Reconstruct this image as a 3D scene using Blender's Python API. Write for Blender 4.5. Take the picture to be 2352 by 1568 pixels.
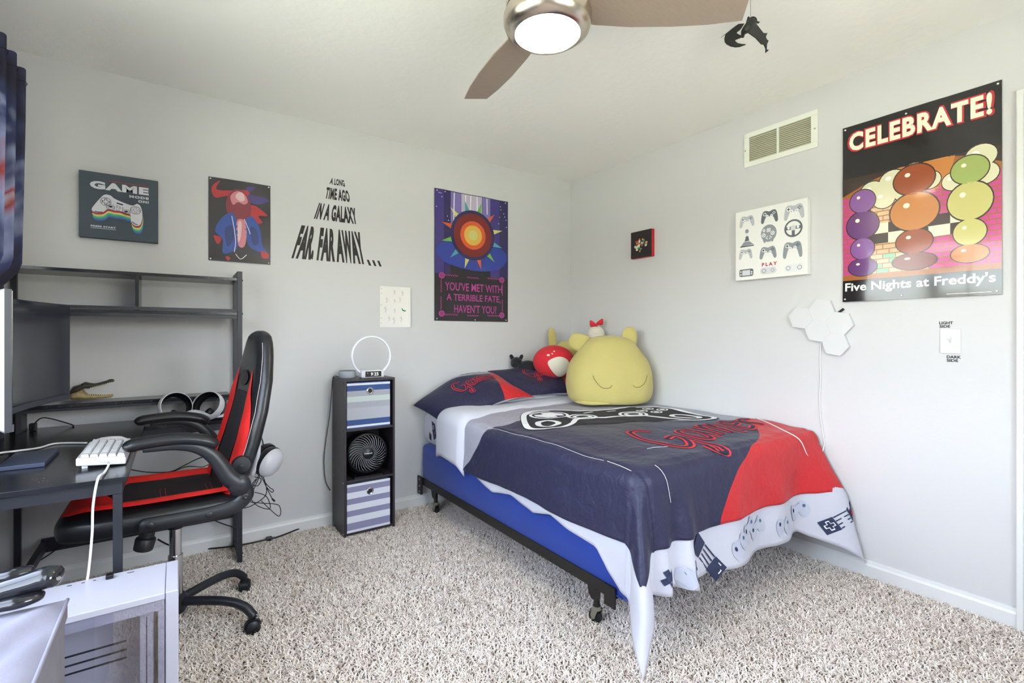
import bpy, bmesh, math, random
import numpy as np
from mathutils import Vector, Matrix, noise

for o in list(bpy.data.objects):
    bpy.data.objects.remove(o, do_unlink=True)
SC = bpy.context.scene
COL = SC.collection
random.seed(7)
PI = math.pi

# ---------------------------------------------------------------- camera
FPX, CXP, HYP, CAMH = 1112.0, 1176.0, 770.0, 1.16      # image taken as 2352 x 1568
CC, SS = 0.8211, 0.5708
cam_d = bpy.data.cameras.new('camera')
cam_d.sensor_width = 36.0
cam_d.lens = FPX * 36.0 / 2352.0
cam_d.shift_y = (HYP - 784.0) / 2352.0
cam_d.clip_start = 0.02
cam = bpy.data.objects.new('camera', cam_d)
COL.objects.link(cam)
cam.location = (0, 0, CAMH)
cam.rotation_euler = (PI / 2, 0, -math.atan2(SS, CC))
SC.camera = cam

# ---------------------------------------------------------------- world, sun, exposure
W = bpy.data.worlds.new('world')
SC.world = W
W.use_nodes = True
wn = W.node_tree.nodes
wn.clear()
w_out = wn.new('ShaderNodeOutputWorld')
w_bg = wn.new('ShaderNodeBackground')
w_sky = wn.new('ShaderNodeTexSky')
w_sky.sky_type = 'NISHITA'
w_sky.sun_disc = False
w_sky.sun_elevation = math.radians(50)
w_sky.sun_rotation = math.radians(100)
w_sky.air_density = 1.3
w_sky.dust_density = 3.5
w_hsv = wn.new('ShaderNodeHueSaturation')
w_hsv.inputs['Saturation'].default_value = 0.55
W.node_tree.links.new(w_sky.outputs[0], w_hsv.inputs['Color'])
W.node_tree.links.new(w_hsv.outputs[0], w_bg.inputs['Color'])
W.node_tree.links.new(w_bg.outputs[0], w_out.inputs['Surface'])
w_bg.inputs['Strength'].default_value = 1.0

sun_d = bpy.data.lights.new('sun', 'SUN')
sun_d.energy = 9.0
sun_d.angle = math.radians(1.0)
sun_d.color = (1.0, 0.95, 0.86)
sun = bpy.data.objects.new('sun', sun_d)
COL.objects.link(sun)
sun.location = (6, 2, 8)
sun.rotation_euler = (0, math.radians(42), math.radians(-15))   # shines from the house side onto the lawn

SC.view_settings.view_transform = 'Standard'
SC.view_settings.look = 'None'
SC.view_settings.gamma = 1.0
SC.view_settings.use_curve_mapping = False
SC.view_settings.exposure = 1.88

# room extents
XL, XR, YB, YF, ZC = -0.64, 2.725, 3.06, -0.62, 2.44     # left, right, back, front walls, ceiling
WY0, WY1, WZ0, WZ1 = 0.15, 2.35, 0.80, 2.10              # window opening in the left wall

# portals help the sampler find the window openings (they give off no light themselves)
def portal(name, loc, rot, sx, sy):
    d = bpy.data.lights.new(name, 'AREA')
    d.shape = 'RECTANGLE'
    d.size, d.size_y = sx, sy
    d.cycles.is_portal = True
    o = bpy.data.objects.new(name, d)
    COL.objects.link(o)
    o.location = loc
    o.rotation_euler = rot
FX0, FX1, FZ0, FZ1 = 0.45, 1.75, 0.90, 2.05              # unseen window added behind the camera to brighten the back wall
portal('fill_window_portal', ((FX0 + FX1) / 2, YF - 0.16, (FZ0 + FZ1) / 2), (PI / 2, 0, 0), FX1 - FX0, FZ1 - FZ0)
portal('window_portal', (XL - 0.16, (WY0 + WY1) / 2, (WZ0 + WZ1) / 2), (0, -PI / 2, 0), WZ1 - WZ0, WY1 - WY0)

# ---------------------------------------------------------------- pixel -> place (camera ray met with a known plane)
def ray(px, py):
    u, v = (px - CXP) / FPX, (HYP - py) / FPX
    return Vector((SS + CC * u, CC - SS * u, v))
def onX(px, py, X):
    d = ray(px, py); return Vector((0, 0, CAMH)) + d * (X / d.x)
def onY(px, py, Y):
    d = ray(px, py); return Vector((0, 0, CAMH)) + d * (Y / d.y)
def onZ(px, py, Z):
    d = ray(px, py); return Vector((0, 0, CAMH)) + d * ((Z - CAMH) / d.z)
def atD(px, py, D):
    return Vector((0, 0, CAMH)) + ray(px, py) * D
RIGHT = Vector((CC, -SS, 0)); FWD = Vector((SS, CC, 0))

# ---------------------------------------------------------------- colour and materials
def lin(h):
    h = h.lstrip('#')
    r = []
    for i in (0, 2, 4):
        c = int(h[i:i + 2], 16) / 255.0
        r.append(c / 12.92 if c <= 0.04045 else ((c + 0.055) / 1.055) ** 2.4)
    return r
MATS = {}
def M(name, col, rough=0.5, metal=0.0, bump=0.0, bscale=300.0, var=0.0, vscale=6.0, coat=0.0, sheen=0.0,
      emit=None, estr=0.0, spec=None, stretch=None):
    if name in MATS:
        return MATS[name]
    m = bpy.data.materials.new(name)
    m.use_nodes = True
    nt = m.node_tree
    b = nt.nodes['Principled BSDF']
    c = lin(col)
    b.inputs['Base Color'].default_value = (*c, 1)
    b.inputs['Roughness'].default_value = rough
    b.inputs['Metallic'].default_value = metal
    if spec is not None:
        b.inputs['Specular IOR Level'].default_value = spec
    if coat:
        b.inputs['Coat Weight'].default_value = coat
        b.inputs['Coat Roughness'].default_value = 0.08
    if sheen:
        b.inputs['Sheen Weight'].default_value = sheen
    if emit:
        b.inputs['Emission Color'].default_value = (*lin(emit), 1)
        b.inputs['Emission Strength'].default_value = estr
    if var or bump:
        tc = nt.nodes.new('ShaderNodeTexCoord')
        mp = nt.nodes.new('ShaderNodeMapping')
        nt.links.new(tc.outputs['Object'], mp.inputs['Vector'])
        if stretch:
            mp.inputs['Scale'].default_value = stretch
    if var:
        n = nt.nodes.new('ShaderNodeTexNoise')
        n.inputs['Scale'].default_value = vscale
        n.inputs['Detail'].default_value = 3
        nt.links.new(mp.outputs[0], n.inputs['Vector'])
        r = nt.nodes.new('ShaderNodeValToRGB')
        r.color_ramp.elements[0].position = 0.3
        r.color_ramp.elements[1].position = 0.7
        r.color_ramp.elements[0].color = (*[max(0, x * (1 - var)) for x in c], 1)
        r.color_ramp.elements[1].color = (*[min(1, x * (1 + var)) for x in c], 1)
        nt.links.new(n.outputs['Fac'], r.inputs['Fac'])
        nt.links.new(r.outputs['Color'], b.inputs['Base Color'])
    if bump:
        n2 = nt.nodes.new('ShaderNodeTexNoise')
        n2.inputs['Scale'].default_value = bscale
        n2.inputs['Detail'].default_value = 4
        nt.links.new(mp.outputs[0], n2.inputs['Vector'])
        bp = nt.nodes.new('ShaderNodeBump')
        bp.inputs['Strength'].default_value = 0.6
        bp.inputs['Distance'].default_value = bump
        nt.links.new(n2.outputs['Fac'], bp.inputs['Height'])
        nt.links.new(bp.outputs['Normal'], b.inputs['Normal'])
    MATS[name] = m
    return m

def glass_mat(name, tint='#ffffff', refl=0.10, rough=0.02):
    if name in MATS:
        return MATS[name]
    m = bpy.data.materials.new(name)
    m.use_nodes = True
    nt = m.node_tree
    nt.nodes.clear()
    out = nt.nodes.new('ShaderNodeOutputMaterial')
    tr = nt.nodes.new('ShaderNodeBsdfTransparent')
    tr.inputs['Color'].default_value = (*lin(tint), 1)
    gl = nt.nodes.new('ShaderNodeBsdfGlossy')
    gl.inputs['Roughness'].default_value = rough
    lw_ = nt.nodes.new('ShaderNodeLayerWeight')
    lw_.inputs['Blend'].default_value = 0.5
    fr = nt.nodes.new('ShaderNodeMath'); fr.operation = 'POWER'; fr.inputs[1].default_value = 5.0
    nt.links.new(lw_.outputs['Facing'], fr.inputs[0])
    ad = nt.nodes.new('ShaderNodeMath'); ad.operation = 'ADD'; ad.use_clamp = True
    ad.inputs[1].default_value = refl
    mx = nt.nodes.new('ShaderNodeMixShader')
    nt.links.new(fr.outputs[0], ad.inputs[0])
    nt.links.new(ad.outputs[0], mx.inputs['Fac'])
    nt.links.new(tr.outputs[0], mx.inputs[1])
    nt.links.new(gl.outputs[0], mx.inputs[2])
    nt.links.new(mx.outputs[0], out.inputs['Surface'])
    MATS[name] = m
    return m

# ---------------------------------------------------------------- mesh builder
class MB:
    def __init__(self):
        self.v = []; self.f = []; self.uv = None
    def add(self, vs, fs):
        b = len(self.v)
        self.v += [tuple(p) for p in vs]
        self.f += [tuple(i + b for i in q) for q in fs]
        return self
    def box(self, x0, x1, y0, y1, z0, z1, mtx=None):
        vs = [Vector((x, y, z)) for z in (z0, z1) for y in (y0, y1) for x in (x0, x1)]
        if mtx: vs = [mtx @ p for p in vs]
        return self.add(vs, [(0, 2, 3, 1), (4, 5, 7, 6), (0, 1, 5, 4), (2, 6, 7, 3), (0, 4, 6, 2), (1, 3, 7, 5)])
    def obox(self, c, ux, uy, uz, sx, sy, sz):
        c = Vector(c); ux = Vector(ux).normalized(); uy = Vector(uy).normalized(); uz = Vector(uz).normalized()
        vs = [c + ux * (sx * a / 2) + uy * (sy * b / 2) + uz * (sz * d / 2) for d in (-1, 1) for b in (-1, 1) for a in (-1, 1)]
        return self.add(vs, [(0, 2, 3, 1), (4, 5, 7, 6), (0, 1, 5, 4), (2, 6, 7, 3), (0, 4, 6, 2), (1, 3, 7, 5)])
    def loft(self, rings, cap=True, closed=True):
        n = len(rings[0]); vs = [p for r in rings for p in r]; fs = []
        for i in range(len(rings) - 1):
            for j in range(n if closed else n - 1):
                k = (j + 1) % n
                fs.append((i * n + j, i * n + k, (i + 1) * n + k, (i + 1) * n + j))
        if cap and closed:
            fs.append(tuple(reversed(range(n))))
            fs.append(tuple((len(rings) - 1) * n + j for j in range(n)))
        return self.add(vs, fs)
    def tube(self, pts, r, n=8, cap=True, flat=None):
        pts = [Vector(p) for p in pts]
        if not isinstance(r, (list, tuple)): r = [r] * len(pts)
        rings = []; prev = None
        for i, p in enumerate(pts):
            t = (pts[min(i + 1, len(pts) - 1)] - pts[max(i - 1, 0)])
            if t.length < 1e-9: t = Vector((0, 0, 1))
            t.normalize()
            if prev is None:
                a = Vector((0, 0, 1)) if abs(t.z) < 0.9 else Vector((1, 0, 0))
                u = t.cross(a).normalized()
            else:
                u = (prev - t * prev.dot(t))
                u = u.normalized() if u.length > 1e-6 else t.orthogonal().normalized()
            prev = u; w = t.cross(u)
            fu, fw = (1, 1) if flat is None else flat
            rings.append([p + u * (math.cos(2 * PI * j / n) * r[i] * fu) + w * (math.sin(2 * PI * j / n) * r[i] * fw) for j in range(n)])
        return self.loft(rings, cap)
    def cyl(self, p0, p1, r, n=16, r1=None):
        return self.tube([p0, p1], [r, r if r1 is None else r1], n)
    def lathe(self, prof, org=(0, 0, 0), n=32, axis=(0, 0, 1), sx=1.0, sy=1.0, cap=True):
        q = Vector((0, 0, 1)).rotation_difference(Vector(axis)); o = Vector(org)
        rings = []
        for r, z in prof:
            rings.append([o + q @ Vector((math.cos(2 * PI * j / n) * r * sx, math.sin(2 * PI * j / n) * r * sy, z)) for j in range(n)])
        return self.loft(rings, cap)
    def ell(self, c, rx, ry, rz, nu=20, nv=12, mtx=None):
        c = Vector(c); rings = []
        for i in range(nv + 1):
            th = -PI / 2 + PI * i / nv
            rr = max(math.cos(th), 0.02); ring = []
            for j in range(nu):
                p = Vector((math.cos(2 * PI * j / nu) * rx * rr, math.sin(2 * PI * j / nu) * ry * rr, math.sin(th) * rz))
                if mtx: p = mtx @ p
                ring.append(c + p)
            rings.append(ring)
        return self.loft(rings, True)
    def grid(self, fn, us, vs, uvfn=None):
        nu, nv = len(us), len(vs); b = len(self.v)
        for v in vs:
            for u in us: self.v.append(tuple(fn(u, v)))
        for j in range(nv - 1):
            for i in range(nu - 1):
                self.f.append((b + j * nu + i, b + j * nu + i + 1, b + (j + 1) * nu + i + 1, b + (j + 1) * nu + i))
        if uvfn:
            self.uv = (self.uv or {})
            for j, v in enumerate(vs):
                for i, u in enumerate(us): self.uv[b + j * nu + i] = uvfn(u, v)
        return self
    def prism(self, pts, fn, h0, h1):
        n = len(pts)
        vs = [fn(u, v, h0) for u, v in pts] + [fn(u, v, h1) for u, v in pts]
        fs = [tuple(range(n, 2 * n)), tuple(reversed(range(n)))]
        fs += [(i, (i + 1) % n, n + (i + 1) % n, n + i) for i in range(n)]
        return self.add(vs, fs)
    def build(self, name, mat, parent=None, smooth=False, bevel=0.0, org=None, mats=None, fmat=None, subsurf=0, recalc=True, autosm=None):
        if parent is not None:
            rt = parent
            while rt.parent: rt = rt.parent
            o0 = rt.location.copy(); rot = rt.rotation_euler.to_matrix().inverted()
        else:
            if org is None:
                a = np.array(self.v); org = ((a[:, 0].min() + a[:, 0].max()) / 2, (a[:, 1].min() + a[:, 1].max()) / 2, a[:, 2].min())
            o0 = Vector(org); rot = None
        vs = [Vector(p) - o0 for p in self.v]
        if rot is not None: vs = [rot @ p for p in vs]
        me = bpy.data.meshes.new(name)
        me.from_pydata([tuple(p) for p in vs], [], self.f)
        if recalc:
            bm = bmesh.new(); bm.from_mesh(me)
            bmesh.ops.recalc_face_normals(bm, faces=bm.faces)
            bm.to_mesh(me); bm.free()
        if self.uv:
            ul = me.uv_layers.new(name='UVMap')
            for lp in me.loops:
                ul.data[lp.index].uv = self.uv.get(lp.vertex_index, (0, 0))
        if mats:
            for m in mats: me.materials.append(m)
            if fmat:
                for i, p in enumerate(me.polygons): p.material_index = fmat[i]
        elif mat: me.materials.append(mat)
        if smooth:
            me.polygons.foreach_set('use_smooth', [True] * len(me.polygons))
            if autosm:
                me.set_sharp_from_angle(angle=math.radians(autosm))
        o = bpy.data.objects.new(name, me)
        COL.objects.link(o)
        if parent is not None: o.parent = parent
        else: o.location = o0
        if bevel:
            md = o.modifiers.new('bevel', 'BEVEL'); md.width = bevel; md.segments = 2; md.limit_method = 'ANGLE'; md.angle_limit = math.radians(40)
        if subsurf:
            md = o.modifiers.new('subdivision', 'SUBSURF'); md.levels = subsurf; md.render_levels = subsurf
        return o

def tag(o, label, cat, group=None):
    o['label'] = label; o['category'] = cat
    if group: o['group'] = group
    return o
def thing(name, loc, label, cat, group=None, rotz=0.0):
    o = bpy.data.objects.new(name, None)
    o.empty_display_size = 0.05
    COL.objects.link(o)
    o.location = loc; o.rotation_euler = (0, 0, rotz)
    return tag(o, label, cat, group)
def struct(o):
    o['kind'] = 'structure'; return o
def lab(o, s):
    o['label'] = s; return o
def lerp(a, b, t): return a + (b - a) * t
def sst(a, b, x):
    t = min(1, max(0, (x - a) / (b - a))); return t * t * (3 - 2 * t)
def lins(a, b, n): return [a + (b - a) * i / (n - 1) for i in range(n)]
def interp(x, pts):
    if x <= pts[0][0]: return pts[0][1]
    for (x0, y0), (x1, y1) in zip(pts, pts[1:]):
        if x <= x1: return y0 + (y1 - y0) * (x - x0) / (x1 - x0)
    return pts[-1][1]
def spline(pts, n=8):
    pts = [Vector(p) for p in pts]; out = []
    for i in range(len(pts) - 1):
        p0 = pts[max(i - 1, 0)]; p1 = pts[i]; p2 = pts[i + 1]; p3 = pts[min(i + 2, len(pts) - 1)]
        for k in range(n):
            t = k / n
            out.append(0.5 * ((2 * p1) + (p2 - p0) * t + (2 * p0 - 5 * p1 + 4 * p2 - p3) * t * t + (3 * p1 - p0 - 3 * p2 + p3) * t ** 3))
    out.append(pts[-1]); return out
def nz(x, y, z=0.0): return noise.noise(Vector((x, y, z)))

# ---------------------------------------------------------------- lettering and flat prints
_tc = {}
def text_mesh(s, bold=0.0, spacing=1.0):
    k = (s, bold, spacing)
    if k in _tc: return _tc[k]
    cu = bpy.data.curves.new('t', 'FONT')
    cu.body = s; cu.offset = bold; cu.resolution_u = 3; cu.space_character = spacing
    ob = bpy.data.objects.new('t', cu); COL.objects.link(ob)
    dg = bpy.context.evaluated_depsgraph_get()
    me = bpy.data.meshes.new_from_object(ob.evaluated_get(dg))
    vs = [tuple(v.co[:2]) for v in me.vertices]; fs = [tuple(p.vertices) for p in me.polygons]
    bpy.data.objects.remove(ob, do_unlink=True); bpy.data.curves.remove(cu); bpy.data.meshes.remove(me)
    xs = [p[0] for p in vs]; ys = [p[1] for p in vs]
    x0, x1, y0, y1 = min(xs), max(xs), min(ys), max(ys)
    vs = [((x - x0) / (x1 - x0), (y - y0) / (y1 - y0)) for x, y in vs]
    _tc[k] = (vs, fs); return _tc[k]

class Art:
    """flat coloured print laid on a surface: fn(u, v, h) -> place, u to the right, v up, h out of the surface"""
    def __init__(self, fn):
        self.fn = fn; self.parts = {}
    def mb(self, name, mat):
        return self.parts.setdefault((name, mat), MB())
    def poly(self, name, mat, pts, h):
        self.mb(name, mat).add([self.fn(u, v, h) for u, v in pts], [tuple(range(len(pts)))]); return self
    def rect(self, name, mat, u0, v0, u1, v1, h): return self.poly(name, mat, [(u0, v0), (u1, v0), (u1, v1), (u0, v1)], h)
    def ell(self, name, mat, cu, cv, ru, rv, h, n=22, rot=0.0):
        c, s = math.cos(rot), math.sin(rot)
        return self.poly(name, mat, [(cu + ru * math.cos(a) * c - rv * math.sin(a) * s, cv + ru * math.cos(a) * s + rv * math.sin(a) * c)
                                     for a in [2 * PI * i / n for i in range(n)]], h)
    def ring(self, name, mat, cu, cv, ru, rv, k, h, n=22):
        mb = self.mb(name, mat)
        o = [self.fn(cu + ru * math.cos(2 * PI * i / n), cv + rv * math.sin(2 * PI * i / n), h) for i in range(n)]
        q = [self.fn(cu + k * ru * math.cos(2 * PI * i / n), cv + k * rv * math.sin(2 * PI * i / n), h) for i in range(n)]
        mb.add(o + q, [(i, (i + 1) % n, n + (i + 1) % n, n + i) for i in range(n)]); return self
    def line(self, name, mat, pts, w, h, asp=1.0, closed=False):
        P = [Vector((a, b / asp)) for a, b in pts]
        if closed: P = P + [P[0]]
        L = []; Rr = []
        for i, p in enumerate(P):
            a = P[max(i - 1, 0)]; b = P[min(i + 1, len(P) - 1)]
            if closed and i in (0, len(P) - 1): a = P[-2]; b = P[1]
            t = (b - a); t = t.normalized() if t.length > 1e-9 else Vector((1, 0))
            nrm = Vector((-t.y, t.x)) * (w / 2)
            L.append(p + nrm); Rr.append(p - nrm)
        vs = [self.fn(q.x, q.y * asp, h) for q in L] + [self.fn(q.x, q.y * asp, h) for q in Rr]
        n = len(P)
        self.mb(name, mat).add(vs, [(i, i + 1, n + i + 1, n + i) for i in range(n - 1)]); return self
    def text(self, name, mat, s, u0, v0, u1, v1, h, bold=0.0, shear=0.0, warp=None, spacing=1.0):
        vs, fs = text_mesh(s, bold, spacing)
        out = []
        for x, y in vs:
            u = u0 + (u1 - u0) * x + shear * (y - 0.5); v = v0 + (v1 - v0) * y
            if warp: u, v = warp(x, y)
            out.append(self.fn(u, v, h))
        self.mb(name, mat).add(out, fs); return self
    def build(self, root):
        for (name, mat), mb in self.parts.items():
            o = mb.build(name, mat, root, recalc=False)
            if len(mb.f) > 1: o['kind'] = 'stuff'          # flat print, its marks joined

def wall_back_fn(x0, x1, z0, z1, off=0.0, wave=None):
    def fn(u, v, h):
        w = wave(u, v) if wave else 0.0
        return Vector((lerp(x0, x1, u), YB - off - w - h, lerp(z0, z1, v)))
    return fn
def wall_right_fn(y0, y1, z0, z1, off=0.0, wave=None):       # y0 is the left end as seen (larger y)
    def fn(u, v, h):
        w = wave(u, v) if wave else 0.0
        return Vector((XR - off - w - h, lerp(y0, y1, u), lerp(z0, z1, v)))
    return fn
# ---------------------------------------------------------------- common materials
m_wall = M('wall_paint', '#cecdce', 0.6, bump=0.0006, bscale=120)
m_ceil = M('ceiling_knockdown', '#f6f5f1', 0.85, bump=0.0035, bscale=26)
m_trim = M('trim_white', '#dededd', 0.4)
m_white = M('white_plastic', '#d9d9e0', 0.35)
m_black = M('black_plastic', '#17181b', 0.42)
m_blackm = M('black_metal', '#24262c', 0.38, metal=0.2)
m_chrome = M('chrome', '#c9ccd2', 0.12, metal=1.0)
m_steel = M('galvanized_steel', '#a9aa9c', 0.35, metal=0.85)
m_ink = M('ink_black', '#1a191b', 0.5)
m_pin = M('pin_white', '#f2f2f0', 0.3)
m_cordb = M('cord_black', '#141417', 0.5)
m_cordw = M('cord_white', '#efeff2', 0.45)

# ---------------------------------------------------------------- room shell
T = 0.14
def fbox(name, *b, mat=m_wall):
    return struct(MB().box(*b).build(name, mat))
fbox('floor', XL - T, XR + T, YF - T, YB + T, -0.12, 0.0, mat=M('carpet_backing', '#8b7f72', 0.95))
fbox('ceiling', XL - T, XR + T, YF - T, YB + T, ZC, ZC + 0.12, mat=m_ceil)
fbox('wall_back', XL - T, XR + T, YB, YB + T, 0, ZC)
wq = MB()
for b in ((XL - T, FX0, 0, ZC), (FX1, XR + T, 0, ZC), (FX0, FX1, 0, FZ0), (FX0, FX1, FZ1, ZC)):
    wq.box(b[0], b[1], YF - T, YF, b[2], b[3])
struct(wq.build('wall_front', m_wall))
wl = MB()
for b in ((YF, WY0, 0, ZC), (WY1, YB, 0, ZC), (WY0, WY1, 0, WZ0), (WY0, WY1, WZ1, ZC)):
    wl.box(XL - T, XL, *b)
struct(wl.build('wall_left', m_wall))
DY0, DY1, DZ = -0.42, 0.36, 2.05           # door opening in the right wall
wr = MB()
for b in ((DY1, YB, 0, ZC), (YF, DY0, 0, ZC), (DY0, DY1, DZ, ZC)):
    wr.box(XR, XR + T, *b)
struct(wr.build('wall_right', m_wall))
# door with two recessed panels, knob; casing
dr = struct(MB().box(XR + 0.05, XR + 0.085, DY0, DY1, 0.01, DZ).build('door_1', m_trim))
for z0, z1 in ((0.2, 0.92), (1.08, 1.9)):
    MB().box(XR + 0.044, XR + 0.05, DY0 + 0.12, DY1 - 0.12, z0, z1).build('panel', m_trim, dr, bevel=0.003)
MB().lathe([(0.0, 0), (0.012, 0.0), (0.012, 0.03), (0.026, 0.035), (0.028, 0.05), (0.02, 0.062), (0.0, 0.064)], (XR + 0.05, DY1 - 0.07, 0.95), 16, (-1, 0, 0)).build('door_knob', m_steel, dr, smooth=True)
def casing(name, parts):
    o = MB()
    for b in parts: o.box(*b)
    return struct(o.build(name, m_trim, bevel=0.004))
cw = 0.07
trim = casing('trim_1', [(XR - 0.016, XR, DY1, DY1 + cw, 0, DZ + cw), (XR - 0.016, XR, DY0 - cw, DY0, 0, DZ + cw), (XR - 0.016, XR, DY0, DY1, DZ, DZ + cw)])
MB().box(XR - 0.022, XR - 0.016, DY1 + cw - 0.02, DY1 + cw, 0, DZ + cw - 0.001).build('casing_bead', m_trim, trim, bevel=0.003)
def base_profile(name, p0, p1, nrm):
    p0 = Vector(p0); p1 = Vector(p1); nrm = Vector(nrm)
    prof = [(0, 0), (0.013, 0), (0.013, 0.062), (0.009, 0.072), (0.007, 0.083), (0, 0.085)]
    rings = [[p + nrm * a + Vector((0, 0, b)) for a, b in prof] for p in (p0, p1)]
    return struct(MB().loft(rings).build(name, m_trim))
base_profile('baseboard_back', (XL, YB, 0), (XR, YB, 0), (0, -1, 0))
base_profile('baseboard_right', (XR, DY1 + cw, 0), (XR, YB, 0), (-1, 0, 0))
base_profile('baseboard_left', (XL, YF, 0), (XL, YB, 0), (1, 0, 0))
base_profile('baseboard_front', (XL, YF, 0), (XR, YF, 0), (0, 1, 0))
# window: frame, meeting rail, two panes, sill
wf = MB()
fx0, fx1 = XL - 0.11, XL - 0.05
for b in ((WY0, WY0 + 0.05, WZ0, WZ1), (WY1 - 0.05, WY1, WZ0, WZ1), (WY0, WY1, WZ0, WZ0 + 0.05), (WY0, WY1, WZ1 - 0.05, WZ1)):
    wf.box(fx0, fx1, *b)
win = struct(wf.build('window_1', m_trim, bevel=0.003))
ym = (WY0 + WY1) / 2
MB().box(fx0, fx1, ym - 0.025, ym + 0.025, WZ0 + 0.05, WZ1 - 0.05).build('mullion', m_trim, win)
m_glass = glass_mat('window_glass', '#ffffff', 0.0)
for y0, y1 in ((WY0 + 0.05, ym - 0.025), (ym + 0.025, WY1 - 0.05)):
    MB().box(XL - 0.083, XL - 0.079, y0, y1, WZ0 + 0.05, WZ1 - 0.05).build('pane', m_glass, win)
MB().box(XL - 0.12, XL + 0.02, WY0 - 0.04, WY1 + 0.04, WZ0 - 0.022, WZ0).build('window_sill', m_trim, win, bevel=0.004)
wf = MB()  # added front-wall window, there only to let in fill light
for b in ((FX0, FX0 + 0.05, FZ0, FZ1), (FX1 - 0.05, FX1, FZ0, FZ1), (FX0, FX1, FZ0, FZ0 + 0.05), (FX0, FX1, FZ1 - 0.05, FZ1)):
    wf.box(b[0], b[1], YF - 0.11, YF - 0.05, b[2], b[3])
fill_win = struct(wf.build('added_fill_window', m_trim, bevel=0.003))
xm = (FX0 + FX1) / 2
MB().box(xm - 0.025, xm + 0.025, YF - 0.11, YF - 0.05, FZ0 + 0.05, FZ1 - 0.05).build('mullion', m_trim, fill_win)
for x0, x1 in ((FX0 + 0.05, xm - 0.025), (xm + 0.025, FX1 - 0.05)):
    MB().box(x0, x1, YF - 0.083, YF - 0.079, FZ0 + 0.05, FZ1 - 0.05).build('pane', m_glass, fill_win)
MB().box(FX0 - 0.04, FX1 + 0.04, YF - 0.12, YF + 0.02, FZ0 - 0.022, FZ0).build('window_sill', m_trim, fill_win, bevel=0.004)
# lawn outside
lw = MB().box(-40, 40, -40, 40, -0.5, -0.4).build('lawn', M('lawn_grass', '#909482', 0.95, var=0.25, vscale=3))
lw['kind'] = 'structure'

# ---------------------------------------------------------------- carpet pile (tufts instanced over the floor)
m_pile = bpy.data.materials.new('carpet_pile'); m_pile.use_nodes = True
nt = m_pile.node_tree; b = nt.nodes['Principled BSDF']
at = nt.nodes.new('ShaderNodeAttribute'); at.attribute_name = 'tone'
geo = nt.nodes.new('ShaderNodeNewGeometry')
n1 = nt.nodes.new('ShaderNodeTexNoise'); n1.inputs['Scale'].default_value = 3.0; n1.inputs['Detail'].default_value = 3
nt.links.new(geo.outputs['Position'], n1.inputs['Vector'])
cr = nt.nodes.new('ShaderNodeValToRGB')
for e, (p, c) in zip(cr.color_ramp.elements, ((0.0, '#b39f8e'), (1.0, '#fdf6ee'))):
    e.position = p; e.color = (*lin(c), 1)
e = cr.color_ramp.elements.new(0.45); e.color = (*lin('#eee0d3'), 1)
ma = nt.nodes.new('ShaderNodeMath'); ma.operation = 'MULTIPLY_ADD'; ma.inputs[1].default_value = 0.5; ma.inputs[2].default_value = -0.25
ad = nt.nodes.new('ShaderNodeMath'); ad.operation = 'ADD'; ad.use_clamp = True
nt.links.new(n1.outputs['Fac'], ma.inputs[0]); nt.links.new(ma.outputs[0], ad.inputs[0]); nt.links.new(at.outputs['Fac'], ad.inputs[1])
nt.links.new(ad.outputs[0], cr.inputs['Fac']); nt.links.new(cr.outputs['Color'], b.inputs['Base Color'])
b.inputs['Roughness'].default_value = 0.95; b.inputs['Sheen Weight'].default_value = 0.2
TS = 0.24
rs = np.random.RandomState(3)
NS = 1500
vs = []; fs = []; tone = []
for i in range(NS):
    cx, cy = rs.uniform(-TS / 2, TS / 2, 2)
    ang = rs.uniform(0, 2 * PI); ln = rs.uniform(0.011, 0.019); lean = rs.uniform(0.004, 0.014)
    w = rs.uniform(0.0017, 0.0024); t = rs.uniform(0.0, 1.0) ** 0.6
    a2 = ang + rs.uniform(-0.8, 0.8); l2 = rs.uniform(0.003, 0.008)
    pts = [(cx, cy, 0.0005, w), (cx + lean * 0.5 * math.cos(ang), cy + lean * 0.5 * math.sin(ang), ln * 0.62, w * 1.15),
           (cx + lean * math.cos(ang) + l2 * math.cos(a2), cy + lean * math.sin(ang) + l2 * math.sin(a2), ln * rs.uniform(0.75, 1.0), w * 0.55)]
    bidx = len(vs)
    for (x, y, z, r) in pts:
        for k in range(3):
            vs.append((x + r * math.cos(ang + k * 2.094), y + r * math.sin(ang + k * 2.094), z)); tone.append(t)
    for s in (0, 1):
        for k in range(3):
            k2 = (k + 1) % 3
            fs.append((bidx + s * 3 + k, bidx + s * 3 + k2, bidx + s * 3 + 3 + k2, bidx + s * 3 + 3 + k))
    fs.append((bidx + 6, bidx + 7, bidx + 8))
tile = bpy.data.meshes.new('tuft_tile'); tile.from_pydata(vs, [], fs)
ta = tile.attributes.new('tone', 'FLOAT', 'POINT'); ta.data.foreach_set('value', tone)
tile.materials.append(m_pile)
tile_ob = bpy.data.objects.new('tuft_tile', tile)             # not linked: only a source for the instances
pts = []
nxt = int((XR - XL) / TS); nyt = int((YB - YF) / TS)
sxt = (XR - XL - 0.03) / nxt; syt = (YB - YF - 0.03) / nyt
for i in range(nxt):
    for j in range(nyt):
        pts.append((XL + 0.015 + sxt * (i + 0.5), YF + 0.015 + syt * (j + 0.5), 0.0))
cp = bpy.data.meshes.new('carpet_pile'); cp.from_pydata(pts, [], [])
ra = cp.attributes.new('turn', 'FLOAT_VECTOR', 'POINT')
ra.data.foreach_set('vector', [c for _ in pts for c in (0, 0, random.randrange(4) * PI / 2)])
cpo = bpy.data.objects.new('carpet_pile', cp); COL.objects.link(cpo)
cpo['kind'] = 'stuff'; cpo['label'] = 'beige shaggy carpet pile covering the whole floor'; cpo['category'] = 'carpet'
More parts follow.
